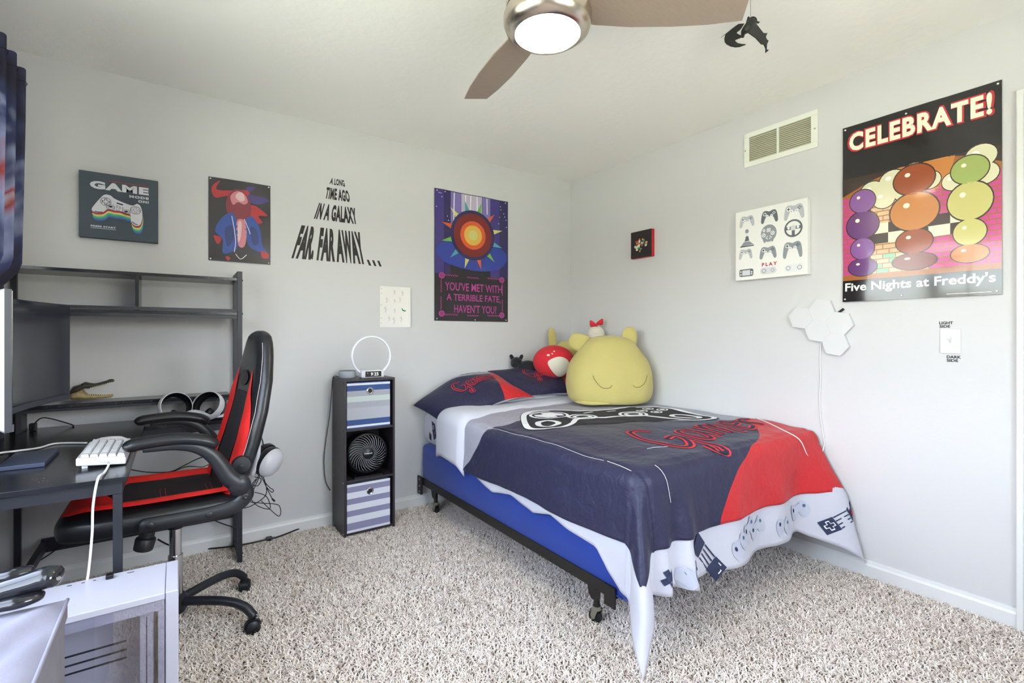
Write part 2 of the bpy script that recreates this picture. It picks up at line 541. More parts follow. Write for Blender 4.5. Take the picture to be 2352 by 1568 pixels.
ng = bpy.data.node_groups.new('pile', 'GeometryNodeTree')
ng.interface.new_socket('Geometry', in_out='INPUT', socket_type='NodeSocketGeometry')
ng.interface.new_socket('Geometry', in_out='OUTPUT', socket_type='NodeSocketGeometry')
gi = ng.nodes.new('NodeGroupInput'); go = ng.nodes.new('NodeGroupOutput')
mp_ = ng.nodes.new('GeometryNodeMeshToPoints'); ip = ng.nodes.new('GeometryNodeInstanceOnPoints')
oi = ng.nodes.new('GeometryNodeObjectInfo'); oi.inputs['Object'].default_value = tile_ob
na = ng.nodes.new('GeometryNodeInputNamedAttribute'); na.data_type = 'FLOAT_VECTOR'; na.inputs['Name'].default_value = 'turn'
ng.links.new(gi.outputs[0], mp_.inputs['Mesh']); ng.links.new(mp_.outputs[0], ip.inputs['Points'])
ng.links.new(oi.outputs['Geometry'], ip.inputs['Instance']); ng.links.new(na.outputs['Attribute'], ip.inputs['Rotation'])
ng.links.new(ip.outputs[0], go.inputs[0])
ip.inputs['Scale'].default_value = (sxt / TS * 1.02, syt / TS * 1.02, 1)
md = cpo.modifiers.new('pile', 'NODES'); md.node_group = ng
# ---------------------------------------------------------------- bed
BX0, BX1, BY0, BY1 = 1.362, 2.705, 1.19, 3.035
bf = thing('metal_bedstead', ((BX0 + BX1) / 2, (BY0 + BY1) / 2, 0), 'black metal bed frame on casters under the blue box spring', 'bed frame')
m_rail = M('bed_rail_black', '#26231f', 0.5, metal=0.3)
def angle_iron(name, x, s, y0, y1):
    mb = MB()
    mb.box(x - 0.004 * s if s > 0 else x, x if s > 0 else x + 0.004, y0, y1, 0.165, 0.212)
    mb.box(min(x, x + 0.035 * s), max(x, x + 0.035 * s), y0, y1, 0.165, 0.170)
    return mb.build(name, m_rail, bf)
rl = angle_iron('side_rail', BX0 - 0.005, 1, 1.275, 3.03)
angle_iron('side_rail', BX1 - 0.004, -1, 1.275, 3.03)
MB().box(BX0 - 0.016, BX0 - 0.009, 1.265, 1.32, 0.135, 0.214).build('end_bracket', m_rail, rl)
hb = MB(); hb.box(BX0 - 0.022, BX0 - 0.010, 2.985, 3.045, 0.10, 0.218); hb.build('headboard_bracket', m_rail, rl, bevel=0.003)
for z in (0.118, 0.155, 0.2):
    MB().cyl((BX0 - 0.026, 3.01, z), (BX0 - 0.020, 3.01, z), 0.006, 10).build('bolt', m_steel, rl)
for y in (1.40, 2.86):
    MB().box(BX0 + 0.0, BX1 - 0.01, y - 0.016, y + 0.016, 0.155, 0.164).build('cross_bar', m_rail, bf)
for x, y, s in ((BX0 + 0.025, 1.40, 1), (BX0 + 0.025, 2.86, 1), (BX1 - 0.05, 1.40, -1), (BX1 - 0.05, 2.86, -1)):
    lg = MB(); lg.cyl((x, y, 0.075), (x, y, 0.165), 0.0125, 14)
    l = lg.build('leg', m_rail, bf, smooth=True, autosm=40)
    br = MB(); br.prism([(-0.035, 0.165), (0.04, 0.165), (0.03, 0.12), (0.014, 0.105), (-0.014, 0.105), (-0.03, 0.12)],
                        lambda u, v, h, x=x, y=y: Vector((x - 0.012 - h, y + u, v)), 0, 0.004)
    br.build('bracket', m_rail, l)
    MB().cyl((x, y, 0.062), (x, y, 0.078), 0.017, 14).build('stem_collar', m_steel, l, smooth=True, autosm=40)
    MB().lathe([(0.0, -0.011), (0.02, -0.011), (0.027, -0.008), (0.027, 0.008), (0.02, 0.011), (0.0, 0.011)], (x + 0.006, y + 0.012, 0.028), 20, (1, 0.25, 0)).build('caster_wheel', m_black, l, smooth=True, autosm=40)
    hz = MB()
    for d in (-1, 1):
        hz.prism([(-0.014, 0.066), (0.016, 0.066), (0.026, 0.03), (0.018, 0.018), (0.004, 0.024)],
                 lambda u, v, h, x=x, y=y, d=d: Vector((x + 0.006 + d * 0.0145 + h * d, y + u, v)), 0, 0.0025)
    hz.box(x - 0.010, x + 0.022, y - 0.014, y + 0.016, 0.062, 0.066)
    hz.build('caster_fork', m_steel, l)

m_blue = M('box_spring_blue', '#0f3794', 0.8, bump=0.0006, bscale=500, var=0.08, vscale=5, sheen=0.2)
def puffy_box(x0, x1, y0, y1, z0, z1, r, nz_amp=0.004):
    mb = MB(); n = 10
    def ring(z, ins):
        out = []
        xa, xb, ya, yb = x0 + ins, x1 - ins, y0 + ins, y1 - ins
        rr = 0.04
        for cx, cy, a0 in ((xb - rr, yb - rr, 0), (xa + rr, yb - rr, PI / 2), (xa + rr, ya + rr, PI), (xb - rr, ya + rr, 1.5 * PI)):
            for k in range(5):
                a = a0 + k * PI / 8
                out.append(Vector((cx + rr * math.cos(a), cy + rr * math.sin(a), z)))
        return out
    prof = [(z0, r), (z0 + r * 0.3, r * 0.3), (z0 + r, 0), ((z0 + z1) / 2, -0.003), (z1 - r, 0), (z1 - r * 0.3, r * 0.3), (z1, r)]
    mb.loft([ring(z, i) for z, i in prof])
    return mb
bs = puffy_box(BX0, BX1, BY0 + 0.0, BY1, 0.170, 0.43, 0.02).build('box_spring', m_blue, smooth=True, autosm=50)
tag(bs, 'bright blue fabric box spring resting on the black rail frame', 'box spring')
ps = MB()
for pts in ([(BX0 - 0.003, y, 0.185) for y in lins(BY0 + 0.05, BY1 - 0.05, 12)], [(x, BY0 - 0.003, 0.185) for x in lins(BX0 + 0.05, BX1 - 0.05, 12)]):
    ps.tube(pts, 0.004, 6)
ps.build('piping', m_blue, bs, smooth=True)

m_lin = M('linen_white', '#c6c6d0', 0.85, bump=0.0008, bscale=40, sheen=0.05)
m_navyp = M('print_navy', '#2a3350', 0.8)
m_slate = M('print_slate', '#4d6a88', 0.8)
m_palegrey = M('print_pale_grey', '#b9bdcb', 0.85)
m_printw = M('print_white', '#eeeef0', 0.85)
m_printk = M('print_charcoal', '#2b2a31', 0.85)
m_printr = M('print_red', '#d83238', 0.8)
mt = puffy_box(BX0 + 0.012, BX1, BY0 + 0.02, BY1, 0.431, 0.655, 0.05).build('mattress', m_lin, smooth=True, autosm=50)
A = Art(lambda u, v, h: Vector((BX0 + 0.0085 - h, 2.93 - u * 0.12, 0.47 + v * 0.14)))
A.poly('controller_print', m_navyp, [(0.35, 0.95), (0.75, 0.85), (0.95, 0.25), (0.6, 0.1), (0.45, 0.5)], 0.0005); A.poly('controller_print', m_printk, [(0.05, 0.4), (0.3, 0.3), (0.3, 0.02), (0.05, 0.1)], 0.0005)
A.ring('controller_print', m_palegrey, 0.56, 0.68, 0.09, 0.10, 0.6, 0.0012, 12); A.ell('controller_print', m_printr, 0.72, 0.42, 0.05, 0.05, 0.0012, 10)
A.build(mt)
tag(mt, 'mattress in a white fitted sheet printed with game controllers', 'mattress')

XE, YE, RA = 1.405, 1.205, 0.062
def drape(p, q, off=0.0, fold=1.0, wr=1.0):
    z0 = 0.672 + off + wr * (0.006 * nz(p * 5.2, q * 5.2) + 0.003 * nz(p * 14, q * 9, 4.0) + 0.008 * sst(2.2, 2.6, q))
    z0 += wr * 0.004 * math.sin(9 * (p * 0.35 + q)) * sst(1.2, 1.5, q)
    a = max(0.0, XE - p); bb = max(0.0, YE - q)
    if a == 0 and bb == 0:
        return Vector((p, q, z0))
    rr = math.hypot(a, bb); dx, dy = a / rr, bb / rr
    r = RA + off
    th = min(rr / r, PI / 2)
    ex = max(0.0, rr - r * PI / 2)
    s2 = 2 * dx * dy
    out = r * math.sin(th) + ex * (0.05 + (0.21 * s2 * s2 + 0.07 * s2 * (math.cos(8 * math.atan2(dy, dx)) - 1)) * fold)
    out += fold * ex * (0.030 * (1 + math.sin(q * 8.5 + 0.7)) * dx + 0.045 * (1 + math.sin(p * 17.0 + 0.5)) * dy + (0.05 * math.sin(p * 31 + 2) + 0.05 * math.sin(p * 52 + 1)) * dy * sst(1.85, 1.48, p) * sst(1.34, 1.42, p))
    out += 0.006 * nz(p * 9, q * 9, 7.0) * min(1, ex * 8)
    drop = r * (1 - math.cos(th)) + ex * (1 - 0.06 * s2)
    x = max(p, XE) - dx * out; y = max(q, YE) - dy * out
    w = sst(2.40, 2.70, p)
    y -= w * min(ex, 0.23 + 0.25 * (ex - 0.23) if ex > 0.23 else ex) * 0.42 * fold
    return Vector((min(x, XR - 0.012), y, z0 - drop))

# flat sheet under the comforter
def ov_left(q):
    return interp(q, [(0.7, 0.47), (1.22, 0.47), (1.29, 0.42), (1.35, 0.345), (1.5, 0.325), (1.62, 0.30), (1.75, 0.34), (1.95, 0.31), (2.1, 0.335), (2.25, 0.29), (2.8, 0.28)])
def ov_foot(p):
    return interp(p, [(0.9, 0.47), (1.4, 0.46), (1.7, 0.475), (2.0, 0.48), (2.45, 0.47), (2.6, 0.54), (2.71, 0.62)])
def sheet_fn(u, v):
    q_raw = lerp(YE - 0.47, 2.75, v)
    pl = XE - ov_left(q_raw)
    p = lerp(pl, 2.705, u)
    qf = YE - ov_foot(p)
    q = lerp(qf, 2.75, v)
    return drape(p, q, -0.011, 1.15, 1.0)
sh = MB().grid(sheet_fn, lins(0, 1, 120), lins(0, 1, 120)).build('bed_sheet', m_lin, smooth=True, recalc=False)
tag(sh, 'white flat sheet with game controller print hanging below the comforter', 'sheet')
sm_ = sh.modifiers.new('thickness', 'SOLIDIFY'); sm_.thickness = 0.002
def sheet_art(cp, cq, rot, k=1.0):
    c, s = math.cos(rot), math.sin(rot)
    def fn(u, v, h):
        p = cp + k * (u * c - v * s); q = cq + k * (u * s + v * c)
        return drape(p, q, -0.011 + 0.0035 + h, 1.15, 1.0)
    return fn
def cross(s, t): return [(-t, -s), (t, -s), (t, -t), (s, -t), (s, t), (t, t), (t, s), (-t, s), (-t, t), (-s, t), (-s, -t), (-t, -t)]
def dense(pts, n=4):
    out = []
    for (a, b), (c, d) in zip(pts, pts[1:] + pts[:1]):
        for k in range(n): out.append((lerp(a, c, k / n), lerp(b, d, k / n)))
    return out
def nes_pad(fn):
    A = Art(fn)
    A.rect('controller_print', m_navyp, -0.12, -0.035, -0.05, 0.035, 0.0)
    A.poly('controller_print', m_printw, [(-0.085 + x, y) for x, y in cross(0.024, 0.009)], 0.0012)
    A.poly('controller_print', m_navyp, [(-0.085 + x, y) for x, y in cross(0.019, 0.006)], 0.0018)
    for i in range(4): A.rect('controller_print', m_navyp, -0.048, -0.033 + i * 0.02, 0.03, -0.027 + i * 0.02, 0.0)
    A.rect('controller_print', m_navyp, 0.035, -0.035, 0.11, 0.035, 0.0)
    A.ell('controller_print', m_printr, 0.06, -0.004, 0.011, 0.011, 0.0012, 12)
    A.ell('controller_print', m_printr, 0.088, -0.004, 0.011, 0.011, 0.0012, 12)
    A.build(sh)
nes_pad(sheet_art(1.72, 0.80, 2.3))
nes_pad(sheet_art(2.64, 0.79, 0.45, 0.9))
A = Art(sheet_art(1.455, 0.80, 0.5)); A.poly('controller_print', m_navyp, cross(0.032, 0.011), 0.0); A.build(sh)
for cp_, cq_ in ((1.58, 0.775), (1.92, 0.80), (2.1, 0.825), (2.28, 0.80), (2.45, 0.83), (2.02, 0.84)):
    A = Art(sheet_art(cp_, cq_, random.uniform(-0.6, 0.6)))
    A.ell('controller_print', m_palegrey, -0.03, 0.0, 0.028, 0.04, 0.0, 14); A.ell('controller_print', m_palegrey, 0.03, 0.0, 0.028, 0.04, 0.0, 14)
    A.rect('controller_print', m_palegrey, -0.03, -0.004, 0.03, 0.03, 0.0003)
    A.ell('controller_print', m_slate, 0.034, 0.012, 0.008, 0.008, 0.0012, 10); A.ell('controller_print', m_navyp, -0.034, 0.012, 0.007, 0.010, 0.0012, 10)
    A.build(sh)

# comforter: navy, grey and red, its colours set out over the cloth's own length and width
def cloth_mat(name, navy_curve, red_curve, p0, p1, q0, q1, navy='#21203f', grey='#9f9daa', red='#c41d22'):
    m = bpy.data.materials.new(name); m.use_nodes = True
    nt = m.node_tree; b = nt.nodes['Principled BSDF']
    uv = nt.nodes.new('ShaderNodeUVMap'); uv.uv_map = 'UVMap'
    sp = nt.nodes.new('ShaderNodeSeparateXYZ'); nt.links.new(uv.outputs[0], sp.inputs[0])
    def curve(pts):
        fc = nt.nodes.new('ShaderNodeFloatCurve')
        cv = fc.mapping.curves[0]
        P = [((p - p0) / (p1 - p0), (q - q0) / (q1 - q0)) for p, q in pts]
        cv.points[0].location = P[0]; cv.points[1].location = P[-1]
        for x, y in P[1:-1]: cv.points.new(x, y)
        fc.mapping.update()
        nt.links.new(sp.outputs['X'], fc.inputs['Value'])
        g = nt.nodes.new('ShaderNodeMath'); g.operation = 'LESS_THAN'
        nt.links.new(sp.outputs['Y'], g.inputs[0]); nt.links.new(fc.outputs[0], g.inputs[1])
        return g
    gn = curve(navy_curve); gr = curve(red_curve)
    m1 = nt.nodes.new('ShaderNodeMix'); m1.data_type = 'RGBA'
    m1.inputs['A'].default_value = (*lin(grey), 1); m1.inputs['B'].default_value = (*lin(navy), 1)
    nt.links.new(gn.outputs[0], m1.inputs['Factor'])
    m2 = nt.nodes.new('ShaderNodeMix'); m2.data_type = 'RGBA'
    m2.inputs['B'].default_value = (*lin(red), 1)
    nt.links.new(m1.outputs['Result'], m2.inputs['A']); nt.links.new(gr.outputs[0], m2.inputs['Factor'])
    nt.links.new(m2.outputs['Result'], b.inputs['Base Color'])
    b.inputs['Roughness'].default_value = 0.55; b.inputs['Sheen Weight'].default_value = 0.06
    b.inputs['Sheen Roughness'].default_value = 0.4
    tc = nt.nodes.new('ShaderNodeTexCoord'); n = nt.nodes.new('ShaderNodeTexNoise'); n.inputs['Scale'].default_value = 22; n.inputs['Detail'].default_value = 6
    n.inputs['Distortion'].default_value = 0.8
    bp = nt.nodes.new('ShaderNodeBump'); bp.inputs['Distance'].default_value = 0.011; bp.inputs['Strength'].default_value = 0.6
    nt.links.new(tc.outputs['Object'], n.inputs['Vector']); nt.links.new(n.outputs['Fac'], bp.inputs['Height']); nt.links.new(bp.outputs['Normal'], b.inputs['Normal'])
    return m
PM0, PM1, QM0, QM1 = 1.098, 2.705, 0.888, 2.74
m_comf = cloth_mat('comforter_print',
    [(PM0, 2.38), (1.22, 2.27), (1.35, 2.2), (1.48, 2.17), (1.62, 2.2), (1.8, 2.1), (2.1, 1.85), (2.45, 1.60), (PM1, 1.48)],
    [(PM0, 0.80), (1.76, 0.80), (1.82, 0.93), (1.93, 1.06), (2.08, 1.15), (2.28, 1.22), (2.45, 1.32), (2.6, 1.46), (PM1, 1.52)], PM0, PM1, QM0, QM1)
def comf_pt(p, q, off=0.0):
    c = 0.0
    c -= 0.007 * math.exp(-((p - 1.385) / 0.012) ** 2) * (1 if q < 2.3 else 0)
    c -= 0.007 * math.exp(-((q - 1.19) / 0.012) ** 2) * (1 if p > 1.5 else 0)
    c += 0.010 * min(1, max(0, (p - 1.45) / 0.1)) * min(1, max(0, (q - 1.28) / 0.1))
    return drape(p, q, 0.004 + c + off, 1.0, 1.0)
cm = MB().grid(lambda p, q: comf_pt(p, q), lins(PM0, PM1, 150), lins(QM0, QM1, 160), lambda p, q: ((p - PM0) / (PM1 - PM0), (q - QM0) / (QM1 - QM0)))
cmo = cm.build('comforter', None, smooth=True, recalc=False, mats=[m_comf, m_lin])
tag(cmo, 'navy, grey and red gaming comforter with white controller outline spread over the bed', 'comforter')
sd = cmo.modifiers.new('thickness', 'SOLIDIFY'); sd.thickness = 0.009; sd.offset = -1; sd.material_offset = 1; sd.material_offset_rim = 0
# lining turned back at the head
def fold_fn(u, v):
    p = lerp(XE - 0.335, 2.70, u)
    qa = interp(p, [(1.0, 2.36), (1.4, 2.40), (2.0, 2.52), (2.7, 2.58)]); qb = interp(p, [(1.0, 2.70), (1.5, 2.74), (2.7, 2.78)])
    q = lerp(qa, qb, v)
    puff = 0.018 + 0.02 * math.sqrt(max(0, 1 - (2 * v - 1) ** 2))
    return drape(p, q, puff - 0.018 * max(0, 1 - v * 8), 1.0, 1.2)
fo = MB().grid(fold_fn, lins(0, 1, 90), lins(0, 1, 26)).build('turned_back_lining', m_lin, cmo, smooth=True, recalc=False)
fs_ = fo.modifiers.new('thickness', 'SOLIDIFY'); fs_.thickness = 0.01; fs_.offset = -1
lab(fo, 'white lining of the comforter folded back')
# prints on the comforter
def comf_art(cp, cq, rot, k, kv=None):
    c, s = math.cos(rot), math.sin(rot); kv = kv or k
    def fn(u, v, h):
        uu, vv = u * k, v * kv
        return comf_pt(cp + uu * c - vv * s, cq + uu * s + vv * c, 0.0022 + h)
    return fn
def refine_poly(mb, L=0.03):
    bm = bmesh.new()
    vv = [bm.verts.new(p) for p in mb.v]
    for f in mb.f:
        try: bm.faces.new([vv[i] for i in f])
        except ValueError: pass
    return bm
class SurfArt(Art):
    def text(self, name, mat, s, u0, v0, u1, v1, h, bold=0.0, shear=0.0, warp=None, spacing=1.0, L=0.06):
        vs, fs = text_mesh(s, bold, spacing)
        bm = bmesh.new(); vv = [bm.verts.new((u0 + (u1 - u0) * x, v0 + (v1 - v0) * y, 0)) for x, y in vs]
        for f in fs:
            try: bm.faces.new([vv[i] for i in f])
            except ValueError: pass
        bmesh.ops.triangulate(bm, faces=bm.faces[:])
        for _ in range(4):
            es = [e for e in bm.edges if e.calc_length() > L]
            if not es: break
            bmesh.ops.subdivide_edges(bm, edges=es, cuts=1)
            bmesh.ops.triangulate(bm, faces=[x for x in bm.faces if len(x.verts) > 3])
        bm.verts.index_update()
        self.mb(name, mat).add([self.fn(v.co.x, v.co.y, h) for v in bm.verts], [tuple(v.index for v in f.verts) for f in bm.faces])
        bm.free(); return self
    """Art whose polygons are cut fine enough to follow a curved surface"""
    def poly(self, name, mat, pts, h, L=0.035):
        bm = bmesh.new()
        f = bm.faces.new([bm.verts.new((u, v, 0)) for u, v in pts])
        bmesh.ops.triangulate(bm, faces=[f])
        for _ in range(5):
            es = [e for e in bm.edges if e.calc_length() > L]
            if not es: break
            bmesh.ops.subdivide_edges(bm, edges=es, cuts=1)
            bmesh.ops.triangulate(bm, faces=[x for x in bm.faces if len(x.verts) > 3])
        bm.verts.index_update()
        self.mb(name, mat).add([self.fn(v.co.x, v.co.y, h) for v in bm.verts], [tuple(v.index for v in f.verts) for f in bm.faces])
        bm.free(); return self
def smooth2(pts, n=6, closed=True):
    P = [Vector((a, b, 0)) for a, b in pts]
    out = []; N = len(P)
    for i in range(N if closed else N - 1):
        p0, p1, p2, p3 = (P[(i - 1) % N], P[i], P[(i + 1) % N], P[(i + 2) % N]) if closed else (P[max(i - 1, 0)], P[i], P[i + 1], P[min(i + 2, N - 1)])
        for k in range(n):
            t = k / n
            q = 0.5 * ((2 * p1) + (p2 - p0) * t + (2 * p0 - 5 * p1 + 4 * p2 - p3) * t * t + (3 * p1 - p0 - 3 * p2 + p3) * t ** 3)
            out.append((q.x, q.y))
    if not closed: out.append(pts[-1])
    return out
PAD = [(-0.50, -0.30), (-0.38, -0.36), (-0.27, -0.22), (-0.18, -0.06), (0, -0.05), (0.18, -0.06), (0.27, -0.22), (0.38, -0.36), (0.50, -0.30),
       (0.47, 0.0), (0.40, 0.22), (0.25, 0.29), (0.12, 0.22), (0, 0.20), (-0.12, 0.22), (-0.25, 0.29), (-0.40, 0.22), (-0.47, 0.0)]
A = SurfArt(comf_art(2.10, 2.03, -0.34, 1.10, 0.80))
pad = smooth2(PAD)
A.poly('controller_outline', m_printk, [(x * 1.04, y * 1.05) for x, y in pad], 0.0)
A.line('controller_outline', m_printw, pad, 0.03, 0.0012, closed=True)
for s in (-1, 1):
    A.line('controller_outline', m_printw, smooth2([(s * 0.44, -0.24), (s * 0.40, -0.28), (s * 0.33, -0.18), (s * 0.36, -0.08), (s * 0.42, -0.12)]), 0.03, 0.0016, closed=True)
    A.ring('controller_outline', m_printw, s * 0.15, -0.01, 0.085, 0.085, 0.78, 0.0016)
    A.ring('controller_outline', m_printw, s * 0.15, -0.01, 0.055, 0.05, 0.62, 0.0016)
    A.line('controller_outline', m_printw, smooth2([(s * 0.44, 0.12), (s * 0.38, 0.20), (s * 0.27, 0.24)], closed=False), 0.018, 0.0016)
A.ring('controller_outline', m_printw, -0.31, 0.09, 0.11, 0.11, 0.86, 0.0016)
A.poly('controller_outline', m_printw, [(-0.31 + x, 0.09 + y) for x, y in cross(0.08, 0.028)], 0.0016)
for dx, dy in ((0, 0.06), (0, -0.06), (0.065, 0), (-0.065, 0)):
    A.ring('controller_outline', m_printw, 0.31 + dx, 0.09 + dy, 0.036, 0.036, 0.7, 0.0016)
    A.ell('controller_outline', m_printw, 0.31 + dx, 0.09 + dy, 0.016, 0.016, 0.0016, 8)
for dx in (-0.07, 0.07): A.line('controller_outline', m_printw, [(dx - 0.03, 0.12), (dx + 0.03, 0.14)], 0.02, 0.0016)
A.build(cmo)
# handwritten "Gamer" lettering
GAMER = [
    [(0.17, 0.78), (0.12, 0.90), (0.06, 0.86), (0.01, 0.62), (0.03, 0.34), (0.10, 0.22), (0.17, 0.34), (0.19, 0.52), (0.12, 0.50)],
    [(0.19, 0.52), (0.21, 0.2), (0.19, -0.05), (0.14, -0.02), (0.17, 0.14)],
    [(0.36, 0.56), (0.31, 0.66), (0.26, 0.5), (0.27, 0.30), (0.32, 0.28), (0.36, 0.5), (0.365, 0.66), (0.37, 0.36), (0.40, 0.28)],
    [(0.44, 0.66), (0.445, 0.3)], [(0.445, 0.5), (0.49, 0.66), (0.515, 0.58), (0.52, 0.3)], [(0.52, 0.5), (0.565, 0.66), (0.59, 0.56), (0.595, 0.32), (0.62, 0.28)],
    [(0.67, 0.46), (0.75, 0.52), (0.74, 0.64), (0.69, 0.66), (0.66, 0.5), (0.69, 0.30), (0.76, 0.34)],
    [(0.82, 0.66), (0.83, 0.3)], [(0.83, 0.5), (0.87, 0.64), (0.92, 0.66), (0.93, 0.58)]]
def gamer(A, name, m_edge, m_fill, w, t, asp, h=0.0, h2=0.0012):
    for st in GAMER:
        pl = smooth2([(x, y) for x, y in st], 5, False)
        A.line(name, m_edge, pl, w, h, asp); A.line(name, m_fill, pl, w - 2 * t, h2, asp)
m_navy = M('print_dark_navy', '#21203f', 0.75)
A = Art(comf_art(1.745, 1.19, 0.02, 0.98, 0.46))
gamer(A, 'gamer_lettering', m_printr, m_navy, 0.042, 0.012, 2.2)
A.build(cmo)
# loose white stitching threads
st = MB()
st.tube([comf_pt(1.385, q, 0.0045) for q in lins(2.22, 1.36, 40)], 0.0007, 5)
st.tube([comf_pt(lerp(1.385, 1.36, t), lerp(1.34, 1.20, t), 0.005) for t in lins(0, 1, 8)], 0.0010, 5)
st.tube([comf_pt(lerp(1.47, 1.50, t), lerp(1.18, 1.03, t), 0.004) for t in lins(0, 1, 10)], 0.0009, 5)
st.tube([comf_pt(lerp(1.62, 1.74, t), 1.34 - 0.01 * t, 0.003) for t in lins(0, 1, 10)], 0.0009, 5)
st.build('stitching', m_printw, cmo)['kind'] = 'stuff'

# ---------------------------------------------------------------- pillows
def pillow(name, loc, rx, ry, rz, sx, sy, th, mat_top, label, art=None, m_under=m_lin, sag=0.0):
    Mx = Matrix.Translation(Vector(loc)) @ Matrix.Rotation(rz, 4, 'Z') @ Matrix.Rotation(ry, 4, 'Y') @ Matrix.Rotation(rx, 4, 'X')
    def sh_(u, v, s):
        e = (1 - abs(u) ** 2.6) * (1 - abs(v) ** 2.6)
        t = th * max(0, e) ** 0.55
        k = 1 - 0.07 * (1 - abs(v) ** 2)
        k2 = 1 - 0.06 * (1 - abs(u) ** 2)
        w = 0.010 * nz(u * 2.2 + loc[0], v * 2.2, s) * max(0, e) ** 0.3 + 0.012 * math.sin(7 * u + 3 * v) * (1 - e) * max(0, e) ** 0.3
        return Vector((u * sx / 2 * k, v * sy / 2 * k2, s * t * (1.0 if s > 0 else 0.55) + w - sag * u * u))
    us = [math.sin(PI / 2 * t) for t in lins(-1, 1, 41)]
    root = thing(name, loc, label, 'pillow')
    P = lambda u, v, s: Mx @ sh_(u, v, s)
    MB().grid(lambda u, v: P(u, v, 1), us, us, lambda u, v: ((u + 1) / 2, (v + 1) / 2)).build('printed_cover' if art else 'cover', mat_top, root, smooth=True, recalc=False)
    MB().grid(lambda u, v: P(-u, v, -1), us, us).build('underside', m_under, root, smooth=True, recalc=False)
    def fn(u, v, h):
        a = P(u * 2 - 1, v * 2 - 1, 1)
        du = P(u * 2 - 0.98, v * 2 - 1, 1) - a; dv = P(u * 2 - 1, v * 2 - 0.98, 1) - a
        return a + du.cross(dv).normalized() * (0.0025 + h)
    if art: art(fn, root)
    return root
m_pilA = cloth_mat('pillow_print_a', [(0, 0.99), (0.3, 0.93), (0.55, 0.74), (0.8, 0.75), (1, 0.80)], [(0, -0.2), (0.55, -0.1), (0.66, 0.2), (0.75, 0.55), (0.85, 0.8), (1, 0.95)], 0, 1, 0, 1)
def art_pillow(fn, root):
    A = Art(lambda u, v, h: fn(0.27 + u * 0.56, 0.30 + v * 0.46, h))
    gamer(A, 'gamer_lettering', m_printr, m_navy, 0.05, 0.014, 1.0)
    A.build(root)
    A = Art(fn)
    A.ring('controller_outline', m_printk, 0.62, 0.88, 0.13, 0.06, 0.75, 0.0)
    A.ring('controller_outline', m_printk, 0.62, 0.88, 0.07, 0.03, 0.5, 0.0)
    A.build(root)
pillow('pillow', (2.16, 2.86, 0.715), 0, 0, 0.0, 0.74, 0.34, 0.045, M('pillow_white', '#cfced2', 0.85), 'flat white pillow with tiny black symbols underneath the other pillows',
       lambda fn, root: (lambda A: ([A.rect('symbol_print', m_printk, random.uniform(0.05, 0.9), v, 0, v, 0) if 0 else A.poly('symbol_print', m_printk, [(cu + x * 0.6, cv + y) for x, y in cross(0.016, 0.005)], 0.0)
            for cu, cv in [(0.05 + 0.07 * i, 0.06 + 0.10 * ((i * 7) % 4)) for i in range(13)] for v in (0,)], A.build(root)))(Art(fn)), sag=0.0)
pillow('pillow', (1.645, 2.792, 0.785), 0.30, -0.23, 0.10, 0.70, 0.44, 0.080, m_pilA, 'navy and red Gamer pillow nearest the bed edge, below the purple poster', art_pillow, sag=0.075)
pillow('pillow', (2.245, 2.84, 0.820), 0.36, 0.03, -0.02, 0.70, 0.44, 0.060, m_pilA, 'navy Gamer pillow half hidden behind the large yellow plush', art_pillow, sag=0.015)

# ---------------------------------------------------------------- plush toys
m_yel = M('plush_yellow', '#c0b36e', 0.92, bump=0.0012, bscale=90, var=0.04, vscale=6, sheen=0.15)
m_redp = M('plush_red', '#cf2430', 0.9, bump=0.001, bscale=160, sheen=0.1)
m_cream = M('plush_cream', '#d8d2bf', 0.92, bump=0.001, bscale=160, sheen=0.35)
m_blackp = M('plush_black', '#16171b', 0.9, sheen=0.25)
m_seam = M('plush_seam', '#8a7a48', 0.9)
def plump(prof, c, ax, wx, wy, n=40, wob=0.006, lean=Vector((0, 0, 0))):
    """soft body: rings of radius r at height z, wx across the axis ax, wy along the other way"""
    ay = Vector((-ax.y, ax.x, 0)); mb = MB(); rings = []
    P = spline([(r, z, 0) for r, z in prof], 5)
    H = max(z for _, z in prof)
    for q in P:
        r, z = max(q.x, 0.002), q.y; ring = []
        for j in range(n):
            a = 2 * PI * j / n
            k = 1 + wob * 8 * nz(math.cos(a) * 2, math.sin(a) * 2, z * 9)
            sgn = lambda t: abs(t) ** 0.9 * (1 if t > 0 else -1)
            ring.append(c + ax * (r * wx * sgn(math.cos(a)) * k) + ay * (r * wy * sgn(math.sin(a)) * k) + Vector((0, 0, z)) + lean * (z / H))
        rings.append(ring)
    return mb.loft(rings)
def ear(base, d, L, w, side, t=0.35):
    d = d.normalized(); s = (side - d * side.dot(d)).normalized(); k = d.cross(s)
    rings = []
    for f, r in ((-0.15, 0.9), (0.1, 1.0), (0.4, 1.0), (0.7, 0.9), (0.88, 0.68), (0.97, 0.4), (1.0, 0.08)):
        rings.append([base + d * (L * f) + s * (w * r * math.cos(2 * PI * j / 16)) + k * (w * t * r * math.sin(2 * PI * j / 16)) for j in range(16)])
    return MB().loft(rings)
yc = Vector((2.433, 2.332, 0.699)); axw = Vector((CC, -SS, 0)).normalized(); aback = Vector((SS, CC, 0))
yp = thing('plush_cushion', yc, 'large plump pale yellow plush cushion with stubby ears leaning on the wall', 'plush')
prof = [(0.0, 0.0), (0.70, 0.004), (0.92, 0.03), (1.0, 0.11), (1.0, 0.19), (0.92, 0.27), (0.76, 0.345), (0.62, 0.40), (0.46, 0.437), (0.22, 0.457), (0.0, 0.46)]
plump(prof, yc, axw, 0.293, 0.19, lean=aback * 0.04, wob=0.004).build('body', m_yel, yp, smooth=True)
